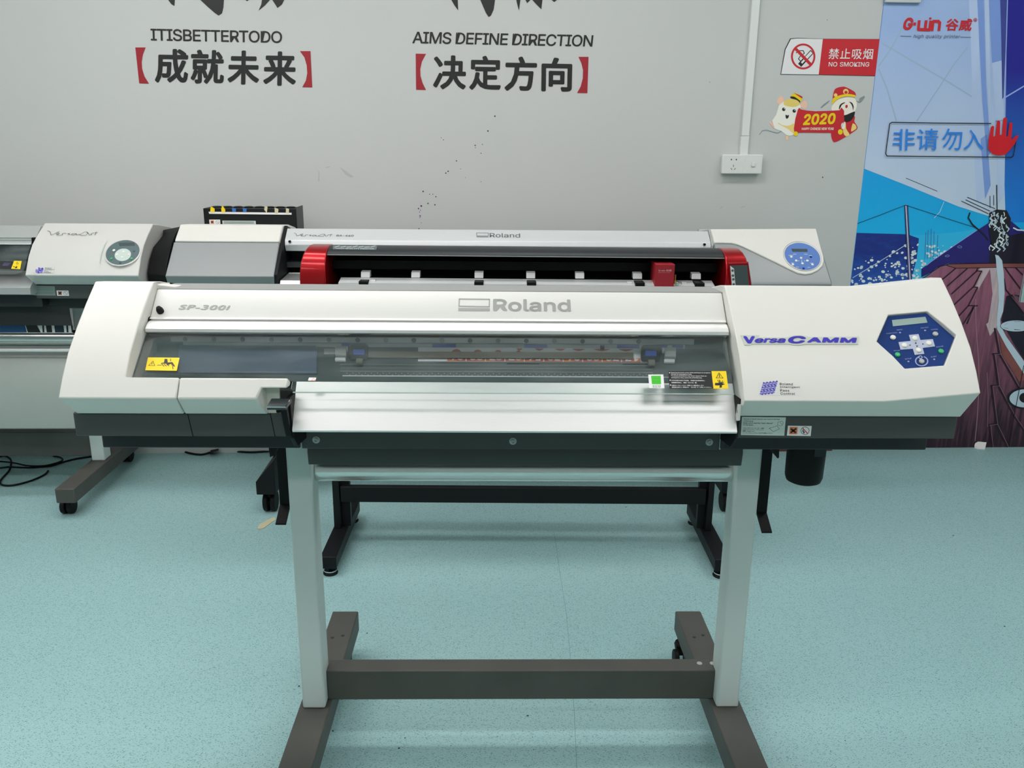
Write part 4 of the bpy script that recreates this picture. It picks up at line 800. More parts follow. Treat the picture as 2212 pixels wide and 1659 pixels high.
# printed sheet on the platen
m = MB(); slab(m, 903, 751.2, 1398, 781.3, .0004, .0005, 0)
def sp(u, v, o=.0004): return iq(u, v-(u-1000)*.0045+(u-903)*.0062, .0009+o)
for u, w, hgt in ((986, 26, -1), (1032, 22, -.7), (1076, 18, -.5), (1120, 12, -.2)): m.flat([sp(u-w*.5, 761), sp(u-w*.25, 757+hgt*1.8), sp(u, 756+hgt*2.6), sp(u+w*.25, 757+hgt*1.8), sp(u+w*.5, 761)], 1)
for u, w in ((1122, 14), (1165, 20), (1210, 24), (1250, 30), (1300, 40), (1352, 34)): m.flat([sp(u-w*.5, 751.3), sp(u-w*.25, 754.5), sp(u, 756.0), sp(u+w*.25, 754.5), sp(u+w*.5, 751.3)], 1)
for i in range(10):
    u = 966+i*42; m.flat([sp(u, 771), sp(u+40, 771), sp(u+40, 779.3), sp(u, 779.3)], 2 if i % 2 == 0 else 1); m.flat([sp(u+20, 771, .0005), sp(u+39, 771, .0005), sp(u+39, 779.3, .0005), sp(u+20, 779.3, .0005)], 1 if i % 2 == 0 else 2)
    s_ = ('04', '29', '83', '07', '56', '39', '84', '00', '72', '17')[i]; text(m, s_, sp(u+35, 763), sp(u+7, 763), sp(u+35, 778), ip[1], 0, .0006, bold=.03)
    m.flat([sp(u+39, 771, .0006), sp(u+42, 771, .0006), sp(u+41.5, 779.3, .0006), sp(u+39.5, 779.3, .0006)], 0)
single('printed_vinyl_sheet', m, [M_WHITE, mat('print_coral', srgb(200, 96, 80), .5), M_ORANGE], 'white vinyl sheet with orange print lying inside the front printer', 'sheet', (.0, 1.62, 1.02), F0, smooth=0)
# hanging guide arms and brackets behind the front printer's legs
for s, pts, br in ((-1, ((610, 972), (616, 1088), (604, 1120)), ((580, 968), (583, 988), (592, 984), (600, 968))), (1, ((1657, 972), (1644, 1106), (1656, 1123)), ((1664, 968), (1680, 991), (1683, 989), (1684, 968)))):
    a = F0.Y(*pts[0], 1.89); c = F0.Y(*pts[1], 1.89); w = .0125; x = (a.x+c.x)/2
    tip = F0.X(pts[2][0], pts[2][1], x)
    tip = Vector((x, 1.845, c.z-.026))
    m = MB(); m.loft([(x-w, 1.885, .86), (x+w, 1.885, .86), (x+w, 1.889, .86), (x-w, 1.889, .86)], [(x-w, 1.885, c.z), (x+w, 1.885, c.z), (x+w, 1.889, c.z), (x-w, 1.889, c.z)])
    m.loft([(x-w, 1.885, c.z+.001), (x+w, 1.885, c.z+.001), (x+w, 1.889, c.z-.003), (x-w, 1.889, c.z-.003)], [(x-w, tip.y-.01, tip.z), (x+w, tip.y-.01, tip.z), (x+w, tip.y-.01, tip.z-.004), (x-w, tip.y-.01, tip.z-.004)])
    P.part('guide_arm', m, M_BLACK, bevel=.0008)
    m = MB(); m.plate([F0.Y(u, v, 1.84) for u, v in br], Vector((0, 1, 0)), .05); P.part('roll_bracket', m, M_BLACKM, bevel=.001)

# ------------------------------------------------------------------ rear printer by the wall
RF = Frame(.012)
def btn(T, par, fr, plane, u, v, r, mm, off=.0005, label=None):
    c = fr.PL(u, v, (plane[0]+plane[1]*off, plane[1])); rr = r*c.y/FPX; k = MB(); k.lathe(c, plane[1], [(rr, 0), (rr, rr*.3), (rr*.75, rr*.55), (rr*.3, rr*.65)], 14); T.part('button', k, mm, par, label=label)
R_ = Thing('wide_printer', 'long silver and white wide-format printer against the wall, behind the black cutter', 'printer', (.06, 3.45, 0), RF)
def ry(u, v, y): return RF.Y(u, v, y)
LXa = -1.190; LXb = -.793
def rz(v, y, u=1000): return RF.Y(u, v, y).z
wh = [(3.39, rz(485.5, 3.39, 500)), (3.325, rz(514.5, 3.325, 480)), (3.312, rz(522, 3.312, 480))]
m = MB(); m.ext(wh+[(3.40, 1.0), (3.62, 1.0), (3.62, rz(485.5, 3.39, 500)-.03), (3.5, rz(485.5, 3.39, 500)-.008)], LXa, LXb); R_.part('left_top_cover', m, M_CREAM, bevel=.005)
sl = [(3.3122, rz(522.5, 3.3122, 480)-.0015), (3.19, rz(597, 3.19, 480)), (3.205, rz(613, 3.205, 480)), (3.40, .89), (3.40, 1.0)]
m = MB(); m.ext(sl, LXa-.003, LXb); R_.part('left_front_cover', m, M_SILVG, bevel=.003)
m = MB(); pb = [RF.X(u, v, -1.285) for u, v in ((352, 497), (352, 508), (331, 534), (323, 560), (318, 590))]; pf = [(p.y, p.z) for p in pb]
m.loft([(-1.285, y, z) for y, z in pf+[(pf[-1][0]+.01, .88), (3.62, .88), (3.62, pf[0][1]-.01)]], [(-1.196, y, z) for y, z in [(3.42, 1.105), (3.36, 1.09), (3.30, 1.055), (3.24, 1.0), (3.20, .945), (3.22, .88), (3.62, .88), (3.62, 1.09)]])
R_.part('side_cover', m, M_BLACK, bevel=.002)
m = MB(); m.ext([(3.41, 1.112), (3.32, 1.05), (3.20, .95), (3.20, .88), (3.5, .88), (3.48, 1.095)], LXb, LXb+.012); R_.part('inner_side_plate', m, M_BLACKM, bevel=.002)
TXa, TXb = LXb+.013, RF.Y(1530, 498, 3.40).x
tp = [(3.40, rz(496, 3.40)), (3.345, rz(521, 3.345, 1000)), (3.338, rz(532, 3.338, 1000)), (3.35, rz(545, 3.35, 1000)), (3.40, 1.04), (3.58, 1.04), (3.58, rz(496, 3.40)-.02)]
m = MB(); m.ext(tp, TXa, TXb); R_.part('top_cover', m, M_SILV, bevel=.003)
tpl = xplane(*tp[0], *tp[1]); tq = lambda u, v, o=.0006: RF.PL(u, v, (tpl[0]+tpl[1]*o, tpl[1]))
def zv(x, y): return (580+x*.13562, 470+y*.13562)
def flow(k, q, x0, y0, sx, sy, rot=0.):            # the flowing hand-drawn wordmark, in strokes
    S = [[(0, .1), (.05, .25), (.07, .85), (.12, .75), (.20, .35), (.24, .25)], [(.19, .75), (.24, .62), (.215, .5), (.18, .62), (.185, .85), (.24, .92), (.30, .8)], [(.29, .9), (.30, .6), (.34, .55), (.37, .6)], [(.45, .58), (.40, .62), (.45, .75), (.40, .88)], [(.56, .62), (.50, .6), (.47, .8), (.52, .92), (.56, .75), (.57, .6), (.58, .92), (.66, .7), (.73, .35), (.78, .3), (.80, .6), (.76, .92), (.68, .95), (.63, .8)], [(.78, .3), (.82, .6), (.83, .95)], [(.86, .92), (.87, .6), (.91, .55)], [(.97, .3), (.94, .9)], [(.90, .5), (1.0, .45)]]
    for s in S: k.line([q(x0+a*sx, y0+b*sy+a*sx*rot) for a, b in s], k.nn, k.w, 0)
m = MB(); m.nn = tpl[1]; m.w = .0019; flow(m, lambda x, y: tq(*zv(x, y)), 405, 238, 612, 62, .01)
text(m, 'RA-640', tq(*zv(1078, 300)), tq(*zv(1357, 303)), tq(*zv(1080, 272)), tpl[1], 0, 0, bold=.02, shear=.15); R_.part('model_lettering', m, M_GREYD, smooth=0)
def zw(x, y): return (800+x*.217, 440+y*.217)
m = MB(); m.ring([tq(*zw(x, y)) for x, y in ((1056, 288), (1178, 290), (1176, 322), (1057, 320))], [tq(*zw(x, y)) for x, y in ((1061, 292), (1173, 294), (1171, 318), (1062, 316))])
m.flat([tq(*zw(x, y)) for x, y in ((1057, 326), (1176, 328), (1176, 334), (1057, 333))]); text(m, 'Roland', tq(*zw(1188, 335)), tq(*zw(1492, 338)), tq(*zw(1188, 293)), tpl[1], 0, 0, bold=.005); R_.part('logo', m, M_GREYD, smooth=0)
for u, v in ((626, 521.5), (1521.5, 528)):
    h = RF.Y(u, v, 3.342); m = MB(); m.cyl((h.x, 3.336, h.z), (h.x, 3.345, h.z), .0048, n=16); R_.part('plug', m, M_RUB)
m = MB(); m.box(TXa, TXb+.02, 3.45, 3.58, .9, 1.04, 0); m.box(TXa, TXb+.02, 3.36, 3.46, .955, .975); R_.part('inner_frame', m, M_DARK2)
m = MB(); ga = [(3.36, rz(590, 3.36, 640)), (3.30, rz(597, 3.30, 640)), (3.22, rz(606, 3.22, 640)), (3.20, .90), (3.36, .90)]
m.ext(ga, TXa+.004, TXb+.02); R_.part('paper_guide', m, M_ALU2, smooth=20)
m = MB(); m.box(RF.Y(625, 590, 3.365).x, RF.Y(648, 590, 3.365).x+.5, 3.358, 3.362, rz(592, 3.36, 640), rz(589, 3.36, 640)); R_.part('clamp_strip', m, M_SILVL, smooth=0)
# right cover: grey body with the proud white swoosh
RXa = RF.Y(1538, 495, 3.385).x; RXb = RF.Y(1764, 493.5, 3.385).x
rp_ = xplane(3.385, rz(495, 3.385, 1650), 3.185, rz(606, 3.185, 1700)); rq = lambda u, v, o=0: RF.PL(u, v, (rp_[0]+rp_[1]*o, rp_[1]))
def onp(y): return rp_[0].z+(y-rp_[0].y)*(-rp_[1].y/rp_[1].z)
m = MB(); m.loft([(RXa, y, z) for y, z in ((3.378, onp(3.378)-.009), (3.19, onp(3.19)-.009), (3.183, onp(3.183)-.016), (3.20, .90), (3.62, .90), (3.62, 1.09), (3.42, onp(3.378)-.008))], [(x, y, z) for x, y, z in ((RXb+.001, 3.378, onp(3.378)-.009), (RXb+.006, 3.19, onp(3.19)-.009), (RXb+.006, 3.183, onp(3.183)-.016), (RXb+.002, 3.20, .90), (RXb, 3.62, .90), (RXb, 3.62, 1.09), (RXb, 3.42, onp(3.378)-.008))])
R_.part('right_body_cover', m, M_SILVG, bevel=.006, seg=3)
SW = [(1536, 495), (1763, 493.6), (1771, 525), (1779, 553)]+[(1780.5, 563), (1777.5, 574), (1768, 583), (1754, 590), (1740, 592.2), (1724, 589.5), (1705, 580.5), (1680, 568), (1650, 553.5), (1625, 541.5), (1606, 532.5), (1592, 527), (1580, 524.5), (1543, 524)]
m = MB(); m.plate([rq(u, v) for u, v in SW], -rp_[1], .016); k = [rq(1536, 495), rq(1763, 493.6)]
m.loft([k[0]+Vector((0, .0005, -.001)), k[0]+Vector((0, .2, -.02)), k[0]+Vector((0, .2, -.04)), k[0]+Vector((0, .0, -.014))], [k[1]+Vector((0, .0005, -.001)), k[1]+Vector((0, .2, -.02)), k[1]+Vector((0, .2, -.04)), k[1]+Vector((0, .0, -.014))])
R_.part('right_top_cover', m, M_CREAM, bevel=.0035, seg=3)
def zx(x, y): return (1600+x*.10247, 470+y*.10247)
el = arc(1300, 820, 385, 270, .33, 40); elo = arc(1292, 812, 392, 282, .33, 40)
m = MB(); m.plate([rq(*zx(x, y), .0003) for x, y in el], rp_[1], .0012); pnl = R_.part('control_panel', m, M_BLUEL, label='oval light blue control panel')
m = MB(); a = [rq(*zx(x, y), .0005) for x, y in elo]; c = [rq(*zx(x, y), .0032) for x, y in arc(1296, 806, 408, 300, .33, 40)]; d = [rq(*zx(x, y), 0) for x, y in arc(1296, 806, 420, 312, .33, 40)]
m.ring(c, a); m.ring(d, c); R_.part('panel_rim', m, M_CREAM, pnl)
m = MB(); m.plate([rq(*zx(x, y), .0016) for x, y in ((1070, 658), (1400, 662), (1412, 722), (1090, 718))], rp_[1], .0005); R_.part('display', m, M_LCDD, pnl, smooth=0)
for x, y in ((1066, 830), (1275, 855), (1172, 912), (1406, 912), (1302, 970), (1100, 992), (1512, 994)): btn(R_, pnl, RF, rp_, *zx(x, y), 2.9, M_BTN, .0014)
for x, y in ((1478, 832), (1325, 1073)): btn(R_, pnl, RF, rp_, *zx(x, y), 2.6, M_BLUEP, .0014, 'dark blue button')
m = MB()
for x, y, w in ((1060, 795, 100), (1140, 770, 62), (1375, 772, 72), (1468, 800, 62), (1092, 957, 60), (1500, 960, 66), (1195, 1043, 60), (1435, 1046, 50)): m.line([rq(*zx(x-w/2, y), .0017), rq(*zx(x+w/2, y+2), .0017)], rp_[1], .0016)
for x, y in ((1225, 912), (1350, 912), (1287, 900), (1289, 930)): m.flat([rq(*zx(a_, c_), .0017) for a_, c_ in arc(x, y, 9, 8, 0, 6)])
R_.part('panel_lettering', m, M_WHITE, pnl, smooth=0)
m = MB(); m.box(TXb+.002, RXa, 3.35, 3.5, .9, rz(495, 3.385, 1535)-.06); m.ext([(3.40, rz(495, 3.395, 1535)), (3.335, rz(530, 3.335, 1540)), (3.35, .95), (3.6, .95), (3.6, 1.08)], TXb+.001, RXa-.001); R_.part('inner_side_plate', m, M_GREY, bevel=.002)
# lower body and stand
m = MB(); m.box(LXa, RXb, 3.24, 3.62, .80, .90); R_.part('base_beam', m, M_DARK2, bevel=.004)
for u, s in ((588, -1), (1567, 1)):
    c = RF.Z(u, 1106, 0); x = c.x; y = c.y+.02
    m = MB(); m.box(x-s*.012-.022, x-s*.012+.022, 3.28, 3.36, .09, .80); lg = R_.part('leg', m, M_BLACKM, bevel=.002)
    m = MB(); xo = x+s*.045; xi = x-s*.03
    m.loft([(xi, 3.13, .092), (xo, 3.13, .092), (xo, 3.13, .145), (xo-s*.012, 3.13, .16), (xi, 3.13, .235)], [(xi, 3.70, .092), (xo, 3.70, .092), (xo, 3.70, .145), (xo-s*.012, 3.70, .16), (xi, 3.70, .235)]); ft = R_.part('foot', m, M_BLACKM, bevel=.002)
    for yy in (y, 3.62):
        m = MB()
        for dx in (-.024, .006): m.cyl((x+dx+s*.008, yy, .041), (x+dx+.018+s*.008, yy, .041), .041, n=24)
        m.cyl((x+s*.008, yy, .041), (x+s*.008, yy, .094), .01); m.box(x-.02+s*.008, x+.02+s*.008, yy-.02, yy+.035, .062, .086)
        R_.part('caster', m, M_RUB, ft, bevel=.003)
m = MB(); m.box(RF.Z(588, 1106, 0).x, RF.Z(1567, 1106, 0).x, 3.47, 3.53, .34, .40); R_.part('crossbar', m, M_BLACKM, bevel=.003)
# ink tank rack on its back
t = Thing('ink_tank_rack', 'black ink tank rack with coloured paper tabs, behind the left end of the wall printer', 'ink rack', (-1.0, 3.62, .95), RF)
def zk(x, y): return (420+x*.11754, 430+y*.11754)
IY = 3.625; xa = RF.Y(*zk(155, 150), IY).x; xb = RF.Y(*zk(1865, 160), IY).x; ztp = RF.Y(*zk(1000, 158), IY).z
m = MB(); m.box(xa, xb, IY, IY+.125, .93, ztp-.004); t.part('tank_body', m, M_BLACKM, bevel=.002)
m = MB(); m.box(xb+.0004, xb+.003, IY, IY+.122, .935, ztp+.003); t.part('side_panel', m, M_DARK, bevel=.0005)
for i in range(8):
    c = RF.Y(*zk(335+i*197, 158), IY).x; m = MB(); m.lathe((c, IY+.06, ztp-.0045), (0, 0, 1), [(.019, 0), (.019, .004), (.014, .006)], 20); t.part('tank_cap', m, M_BLACK)
m = MB(); m.plate([RF.Y(*zk(x, y), IY-.0002) for x, y in ((262, 232), (1785, 252), (1787, 288), (275, 270))], Vector((0, -1, 0)), .0022); t.part('label_strip', m, M_WHITE, smooth=0)
for P4, mm in (([(300, 140), (345, 155), (372, 180), (372, 240), (290, 235)], M_YEL), ([(512, 120), (545, 160), (568, 195), (565, 240), (500, 240), (492, 180)], M_YEL), ([(690, 168), (765, 172), (762, 235), (700, 232)], M_TAPEB), ([(888, 170), (960, 172), (957, 236), (896, 234)], M_TAPEB), ([(1295, 132), (1345, 140), (1340, 190), (1330, 258), (1282, 195)], M_TAPE), ([(1472, 158), (1530, 175), (1545, 195), (1535, 262), (1478, 258)], M_TAPE), ([(1683, 168), (1738, 178), (1738, 258), (1680, 255)], M_TAPE)):
    m = MB(); m.plate([RF.Y(*zk(x, y), IY-.003) for x, y in P4], Vector((0, -1, .0)), .001); t.part('paper_tab', m, mat('tab_blue', srgb(40, 110, 190), .5) if mm is M_TAPEB else mm, smooth=0, label={M_YEL: 'yellow paper tab', M_TAPEB: 'blue tab', M_TAPE: 'pale paper tab'}[mm])
m = MB(); q_ = lambda x, y, o: RF.Y(*zk(x, y), IY-o); m.plate([q_(x, y, .0002) for x, y in ((272, 378), (472, 378), (478, 470), (282, 472))], NW, .001)
m.flat([q_(x, y, .0016) for x, y in ((296, 395), (352, 395), (356, 450), (302, 450))], 1)
for P2 in ([(306, 405), (348, 442)], [(348, 403), (308, 442)]): m.line([q_(*p, .0018) for p in P2], NW, .003, 2)
m.line([q_(x, y, .0016) for x, y in arc(422, 423, 34, 27, 0, 18)+[(456, 423)]], NW, .0009, 3); m.line([q_(398, 404, .0016), q_(448, 442, .0016)], NW, .001, 3); t.part('hazard_label', m, [M_WHITE, M_ORANGE, mat('dark_brown_print', srgb(80, 20, 8), .5), M_GREYD], smooth=0)
m = MB(); m.plate([q_(x, y, .0002) for x, y in ((512, 396), (1125, 400), (1132, 470), (520, 470))], NW, .001)
for y in (418, 440): m.line([q_(540, y, .0016), q_(1090, y+4, .0016)], NW, .0022, 1)
t.part('text_label', m, [M_SILVL, M_GREYD], smooth=0)

# ------------------------------------------------------------------ left printer
LF = Frame(.012)
Lp = Thing('wide_printer', 'grey and white wide-format printer cut off by the left edge of the photo', 'printer', (-2.2, 3.45, 0), LF)
def zp(x, y): return (x*.1145, 470+y*.1145)
QX = -1.708; QR = -1.293
cap2 = [LF.X(u, v, QX) for u, v in ((96, 482), (81, 505), (69, 528), (61, 553), (53.5, 595))]; cap2 = [(p.y, p.z) for p in cap2]
un = LF.Y(66, 614.5, cap2[-1][0]+.045); un = (un.y, un.z)
yb = cap2[0][0]+.19
m = MB(); pr = cap2+[un, (yb, un[1]), (yb, cap2[0][1]-.03), (cap2[0][0]+.05, cap2[0][1]-.006)]
m.loft([(QX+(.008 if i == 5 else 0), y, z) for i, (y, z) in enumerate(pr)], [(QR, y, z) for y, z in pr]); Lp.part('right_end_cover', m, mat('off_white_plastic', (.60, .61, .575), .42, noise=.03, nscale=7), bevel=.004, seg=3)
def segL(v, u=200):
    for a, c in zip(cap2[:-1], cap2[1:]):
        pz_ = xplane(*a, *c); h = LF.PL(u, v, pz_)
        if c[0]-1e-3 <= h.y <= a[0]+1e-3: return pz_
    return xplane(*cap2[2], *cap2[3])
l1 = segL(505, 150); lq = lambda u, v, o=.0009: LF.PL(u, v, (l1[0]+l1[1]*o, l1[1]))
m = MB(); m.nn = l1[1]; m.w = .0019; flow(m, lambda x, y: lq(*zp(x, y), .002), 895, 235, 950, 105, .0); Lp.part('model_lettering', m, M_GREYD, smooth=0)
l2 = segL(548, 265); l2 = (l2[0]+l2[1]*.0012, l2[1]); eq = lambda u, v, o=.0: LF.PL(u, v, (l2[0]+l2[1]*o, l2[1]))
def z5(x, y): return (x*.217, 420+y*.217)
m = MB(); m.plate([eq(*z5(x, y)) for x, y in arc(1221, 577, 172, 118, -.28, 40)], l2[1], .0018); pnl = Lp.part('control_panel', m, M_TEALP, label='oval grey green control panel')
m = MB(); m.ring([eq(*z5(x, y), .0004) for x, y in arc(1221, 577, 186, 132, -.28, 40)], [eq(*z5(x, y), .0022) for x, y in arc(1221, 577, 172, 118, -.28, 40)]); Lp.part('panel_rim', m, MATS['off_white_plastic'], pnl)
m = MB(); m.plate([eq(*z5(x, y), .0018) for x, y in arc(1223, 602, 82, 61, -.2, 32)], l2[1], .0008); Lp.part('key_disc', m, M_SILVL, pnl)
m = MB(); m.plate([eq(*z5(x, y), .0018) for x, y in ((1180, 482), (1335, 478), (1345, 510), (1190, 514))], l2[1], .0005); Lp.part('display', m, M_LCDD, pnl, smooth=0)
for x, y, mm, r in ((1135, 558, M_BTN, 3.0), (1230, 573, M_BTN, 2.6), (1165, 600, M_BTN, 2.6), (1280, 600, M_BTN, 2.6), (1213, 628, M_BTN, 2.6), (1110, 640, M_BTNG, 2.6), (1310, 640, M_BTNG, 2.6), (1335, 562, M_LCDD, 2.2), (1198, 682, M_LCDD, 2.2)): btn(Lp, pnl, LF, l2, *z5(x, y), r, mm, .0024, {M_BTNG: 'green button', M_LCDD: 'dark button'}.get(mm))
l3 = segL(580, 110); fq = lambda x, y, o=.0006: LF.PL(*zp(x, y), (l3[0]+l3[1]*o, l3[1]))
m = MB(); m.plate([fq(x, y, .001) for x, y in ((650, 930), (1030, 940), (1010, 1048), (625, 1040))], l3[1], .0003)
rs = random.Random(2)
for i in range(30):
    x = 690+rs.random()*110; y = 945+rs.random()*90; m.flat([fq(x+a-(y-990)*.45, y+c, .0016+i*.00001) for a, c in arc(0, 0, 24, 15, rs.random(), 7)], 1+i % 2)
for i, s in enumerate(('Roland', 'Intelligent', 'Pass', 'Control')): y = 962+i*27; x = 850-i*9; w = (120, 180, 80, 135)[i]; text(m, s, fq(x, y, .0017), fq(x+w, y+3, .0017), fq(x+4, y-19, .0017), l3[1], 3, 0, bold=.02, res=1)
Lp.part('feature_sticker', m, [MATS['off_white_plastic'], M_VIOLET, M_LILAC, M_GREYD], smooth=0)
l4 = segL(540, 215)
m = MB(); cq_ = lambda x, y, o: LF.PL(*zp(x, y), (l4[0]+l4[1]*o, l4[1])); A4 = [(2030, 410), (1975, 530), (1920, 680), (1880, 880)]; B4 = [(2018, 430), (1950, 540), (1893, 690), (1872, 870)]
m.add([cq_(x, y, .003) for x, y in A4]+[cq_(x, y, .0018) for x, y in B4], [(i, i+1, 5+i, 4+i) for i in range(3)]); Lp.part('door_edge', m, M_SILVL)
# dark lower body with labels
lb = un[0]+.004
m = MB(); m.box(QX+.004, QR-.002, lb, yb, un[1]-.055, un[1]-.001); hb = Lp.part('side_housing', m, M_DARK, bevel=.004)
hq2 = lambda x, y, o: LF.Y(*zp(x, y), lb-o)
m = MB(); m.plate([hq2(x, y, .0003) for x, y in ((618, 1290), (1030, 1298), (1052, 1470), (640, 1468))], NW, .0004)
for y in (1325, 1360, 1410, 1435): m.line([hq2(655, y, .001), hq2(1000, y+4, .001)], NW, .0012, 1)
Lp.part('instruction_label', m, [mat('grey_label', srgb(122, 140, 134), .5), M_GREYD], hb, smooth=0)
m = MB(); m.plate([hq2(x, y, .0003) for x, y in ((1065, 1374), (1290, 1376), (1304, 1476), (1080, 1474))], NW, .0004); m.flat([hq2(x, y, .001) for x, y in ((1094, 1392), (1160, 1394), (1166, 1458), (1100, 1458))], 1)
for P2 in ([(1105, 1402), (1155, 1450)], [(1155, 1402), (1108, 1450)]): m.line([hq2(*p, .0012) for p in P2], NW, .004, 2)
m.line([hq2(x, y, .001) for x, y in arc(1240, 1426, 40, 36, 0, 18)+[(1280, 1426)]], NW, .001, 3); m.line([hq2(1215, 1402, .0011), hq2(1262, 1448, .0011)], NW, .0014, 3)
Lp.part('hazard_label', m, [M_WHITE, M_ORANGE, M_INK, M_GREYD], hb, smooth=0)
# centre section of the left printer, running out of the photo
XE = -3.25
def lz(u, v, y): return LF.Y(u, v, y).z
m = MB(); m.ext([(3.36, lz(40, 488, 3.36)), (3.31, lz(40, 513, 3.31)), (3.33, lz(40, 513, 3.31)-.02), (3.5, 1.0), (3.5, lz(40, 488, 3.36)-.01)], XE, QX-.001); Lp.part('top_cover', m, M_GREY, bevel=.002)
rl = [(3.315, lz(40, 514, 3.315)), (3.306, lz(40, 518.5, 3.306)), (3.309, lz(40, 519.5, 3.309)), (3.302, lz(40, 521, 3.302)), (3.295, lz(40, 528, 3.295)), (3.305, lz(40, 530, 3.3)), (3.33, lz(40, 520, 3.32))]
m = MB(); xr_ = LF.Y(69, 520, 3.305).x; m.ext(rl, XE, xr_); Lp.part('cover_rail', m, M_ALU2, smooth=50)
m = MB(); m.box(xr_, QX, 3.30, 3.33, lz(40, 527, 3.3), lz(40, 513, 3.3)); Lp.part('hinge_bracket', m, M_BLACK, bevel=.003)
lpp = xplane(3.30, lz(30, 529, 3.30), 3.215, lz(30, 591, 3.215)); lpq = lambda u, v, o=0.: LF.PL(u, v, (lpp[0]+lpp[1]*o, lpp[1]))
pt = [lpq(u, v) for u, v in ((66, 529), (51, 583), (44, 588), (34, 591), (0, 591.5))]; m = MB(); m.plate([Vector((XE, pt[0].y, pt[0].z))]+pt+[Vector((XE, pt[-1].y, pt[-1].z))], -lpp[1], .003); cv = Lp.part('front_cover', m, M_PANE, label='clear acrylic front cover')
m = MB(); m.plate([lpq(u, v, .0004) for u, v in ((-60, 562), (28, 564.5), (25, 579.5), (-60, 579))], lpp[1], .0003)
for i, y in enumerate((860, 880, 900)): m.line([lpq(*zp(70-i*10, y), .001), lpq(*zp(200-i*25, y+2), .001)], lpp[1], .0012, 1)
Lp.part('notice_sticker', m, [M_INK, M_LILAC], cv, smooth=0)
m = MB(); m.plate([lpq(*zp(x, y), .0004) for x, y in ((268, 815), (410, 820), (380, 975), (210, 965))], lpp[1], .0003); k = [lpq(*zp(x, y), .001) for x, y in ((325, 838), (350, 875), (305, 875))]; m.line(k+k[:1], lpp[1], .0012, 1)
m.flat([lpq(*zp(x, y), .001) for x, y in ((245, 920), (300, 930), (320, 905), (325, 950), (290, 958), (285, 935), (248, 932))], 1); Lp.part('warning_sticker', m, [M_YEL, M_INK], cv, smooth=0)
m = MB(); m.ext([(3.30, lz(40, 531, 3.38)), (3.38, lz(40, 531, 3.38)), (3.38, .985), (3.5, .985), (3.5, .92), (3.33, .92), (3.33, .975), (3.37, .98)], XE, QX-.002); Lp.part('inner_frame', m, M_DARK)
m = MB(); xg = LF.Y(52, 595, 3.24).x; m.ext([(3.30, lz(20, 585, 3.30)), (3.255, lz(20, 596, 3.255)), (3.215, lz(20, 611, 3.215)), (3.195, lz(20, 622, 3.195)), (3.192, lz(20, 636, 3.192)), (3.22, lz(20, 638, 3.21)), (3.30, .90)], XE, LF.Y(68, 632, 3.2).x); Lp.part('paper_guide', m, M_ALU2, smooth=14)
m = MB(); m.box(XE, QX+.02, 3.25, 3.5, .815, .895); Lp.part('front_beam', m, M_DARK2, bevel=.003)
m = MB(); m.box(QX+.006, QR-.004, 3.30, yb, .80, un[1]-.056); Lp.part('base_beam', m, M_DARK2, bevel=.003)
y_ = 3.30; m = MB(); xcr = LF.Y(157, 690, y_).x; m.loft([(XE, y_, lz(60, 660, y_)), (xcr-.01, y_, lz(60, 660, y_)), (xcr-.01, y_+.004, lz(60, 660, y_)), (XE, y_+.004, lz(60, 660, y_))], [(XE, y_-.012, lz(60, 703, y_-.012)), (xcr, y_-.012, lz(60, 703, y_-.012)), (xcr, y_-.008, lz(60, 703, y_-.012)), (XE, y_-.008, lz(60, 703, y_-.012))]); Lp.part('rear_apron', m, M_DARK2)
# take-up tube, rod, leg, foot, crossbar
m = MB(); yt = 3.36; zc_ = (lz(60, 718, yt-.03)+lz(60, 747, yt-.03))/2; m.cyl((XE, yt, zc_), (QX+.165, yt, zc_), .034, n=36); Lp.part('take_up_tube', m, mat('polished_tube', (.72, .74, .72)))
m = MB(); yt = 3.30; zc_ = lz(60, 756.5, yt); m.cyl((XE, yt, zc_), (QX+.16, yt, zc_), .007, n=16); Lp.part('tension_rod', m, M_ALU)
XLg = LF.Y(211, 985, 3.40).x
m = MB(); m.box(XLg-.027, XLg+.027, 3.40, 3.465, .132, .80); Lp.part('leg', m, M_LEG, bevel=.005, seg=3)
m = MB(); m.box(XLg-.037, XLg+.037, 3.098, 3.79, .072, .132); ft = Lp.part('foot', m, M_FOOT, bevel=.004, seg=3)
for y in (3.17, 3.74):
    m = MB(); c = LF.Z(152, 1104, 0).x+.004
    for dx in (-.022, .004): m.cyl((c+dx, y, .031), (c+dx+.018, y, .031), .031, n=24)
    m.cyl((c, y+.012, .031), (c, y+.012, .074), .012); m.box(c-.018, c+.018, y-.008, y+.03, .045, .066); Lp.part('caster', m, M_RUB, ft, bevel=.002)
m = MB(); m.box(XE, XLg-.027, 3.41, 3.455, .15, .255); Lp.part('crossbar', m, M_FOOT, bevel=.003)
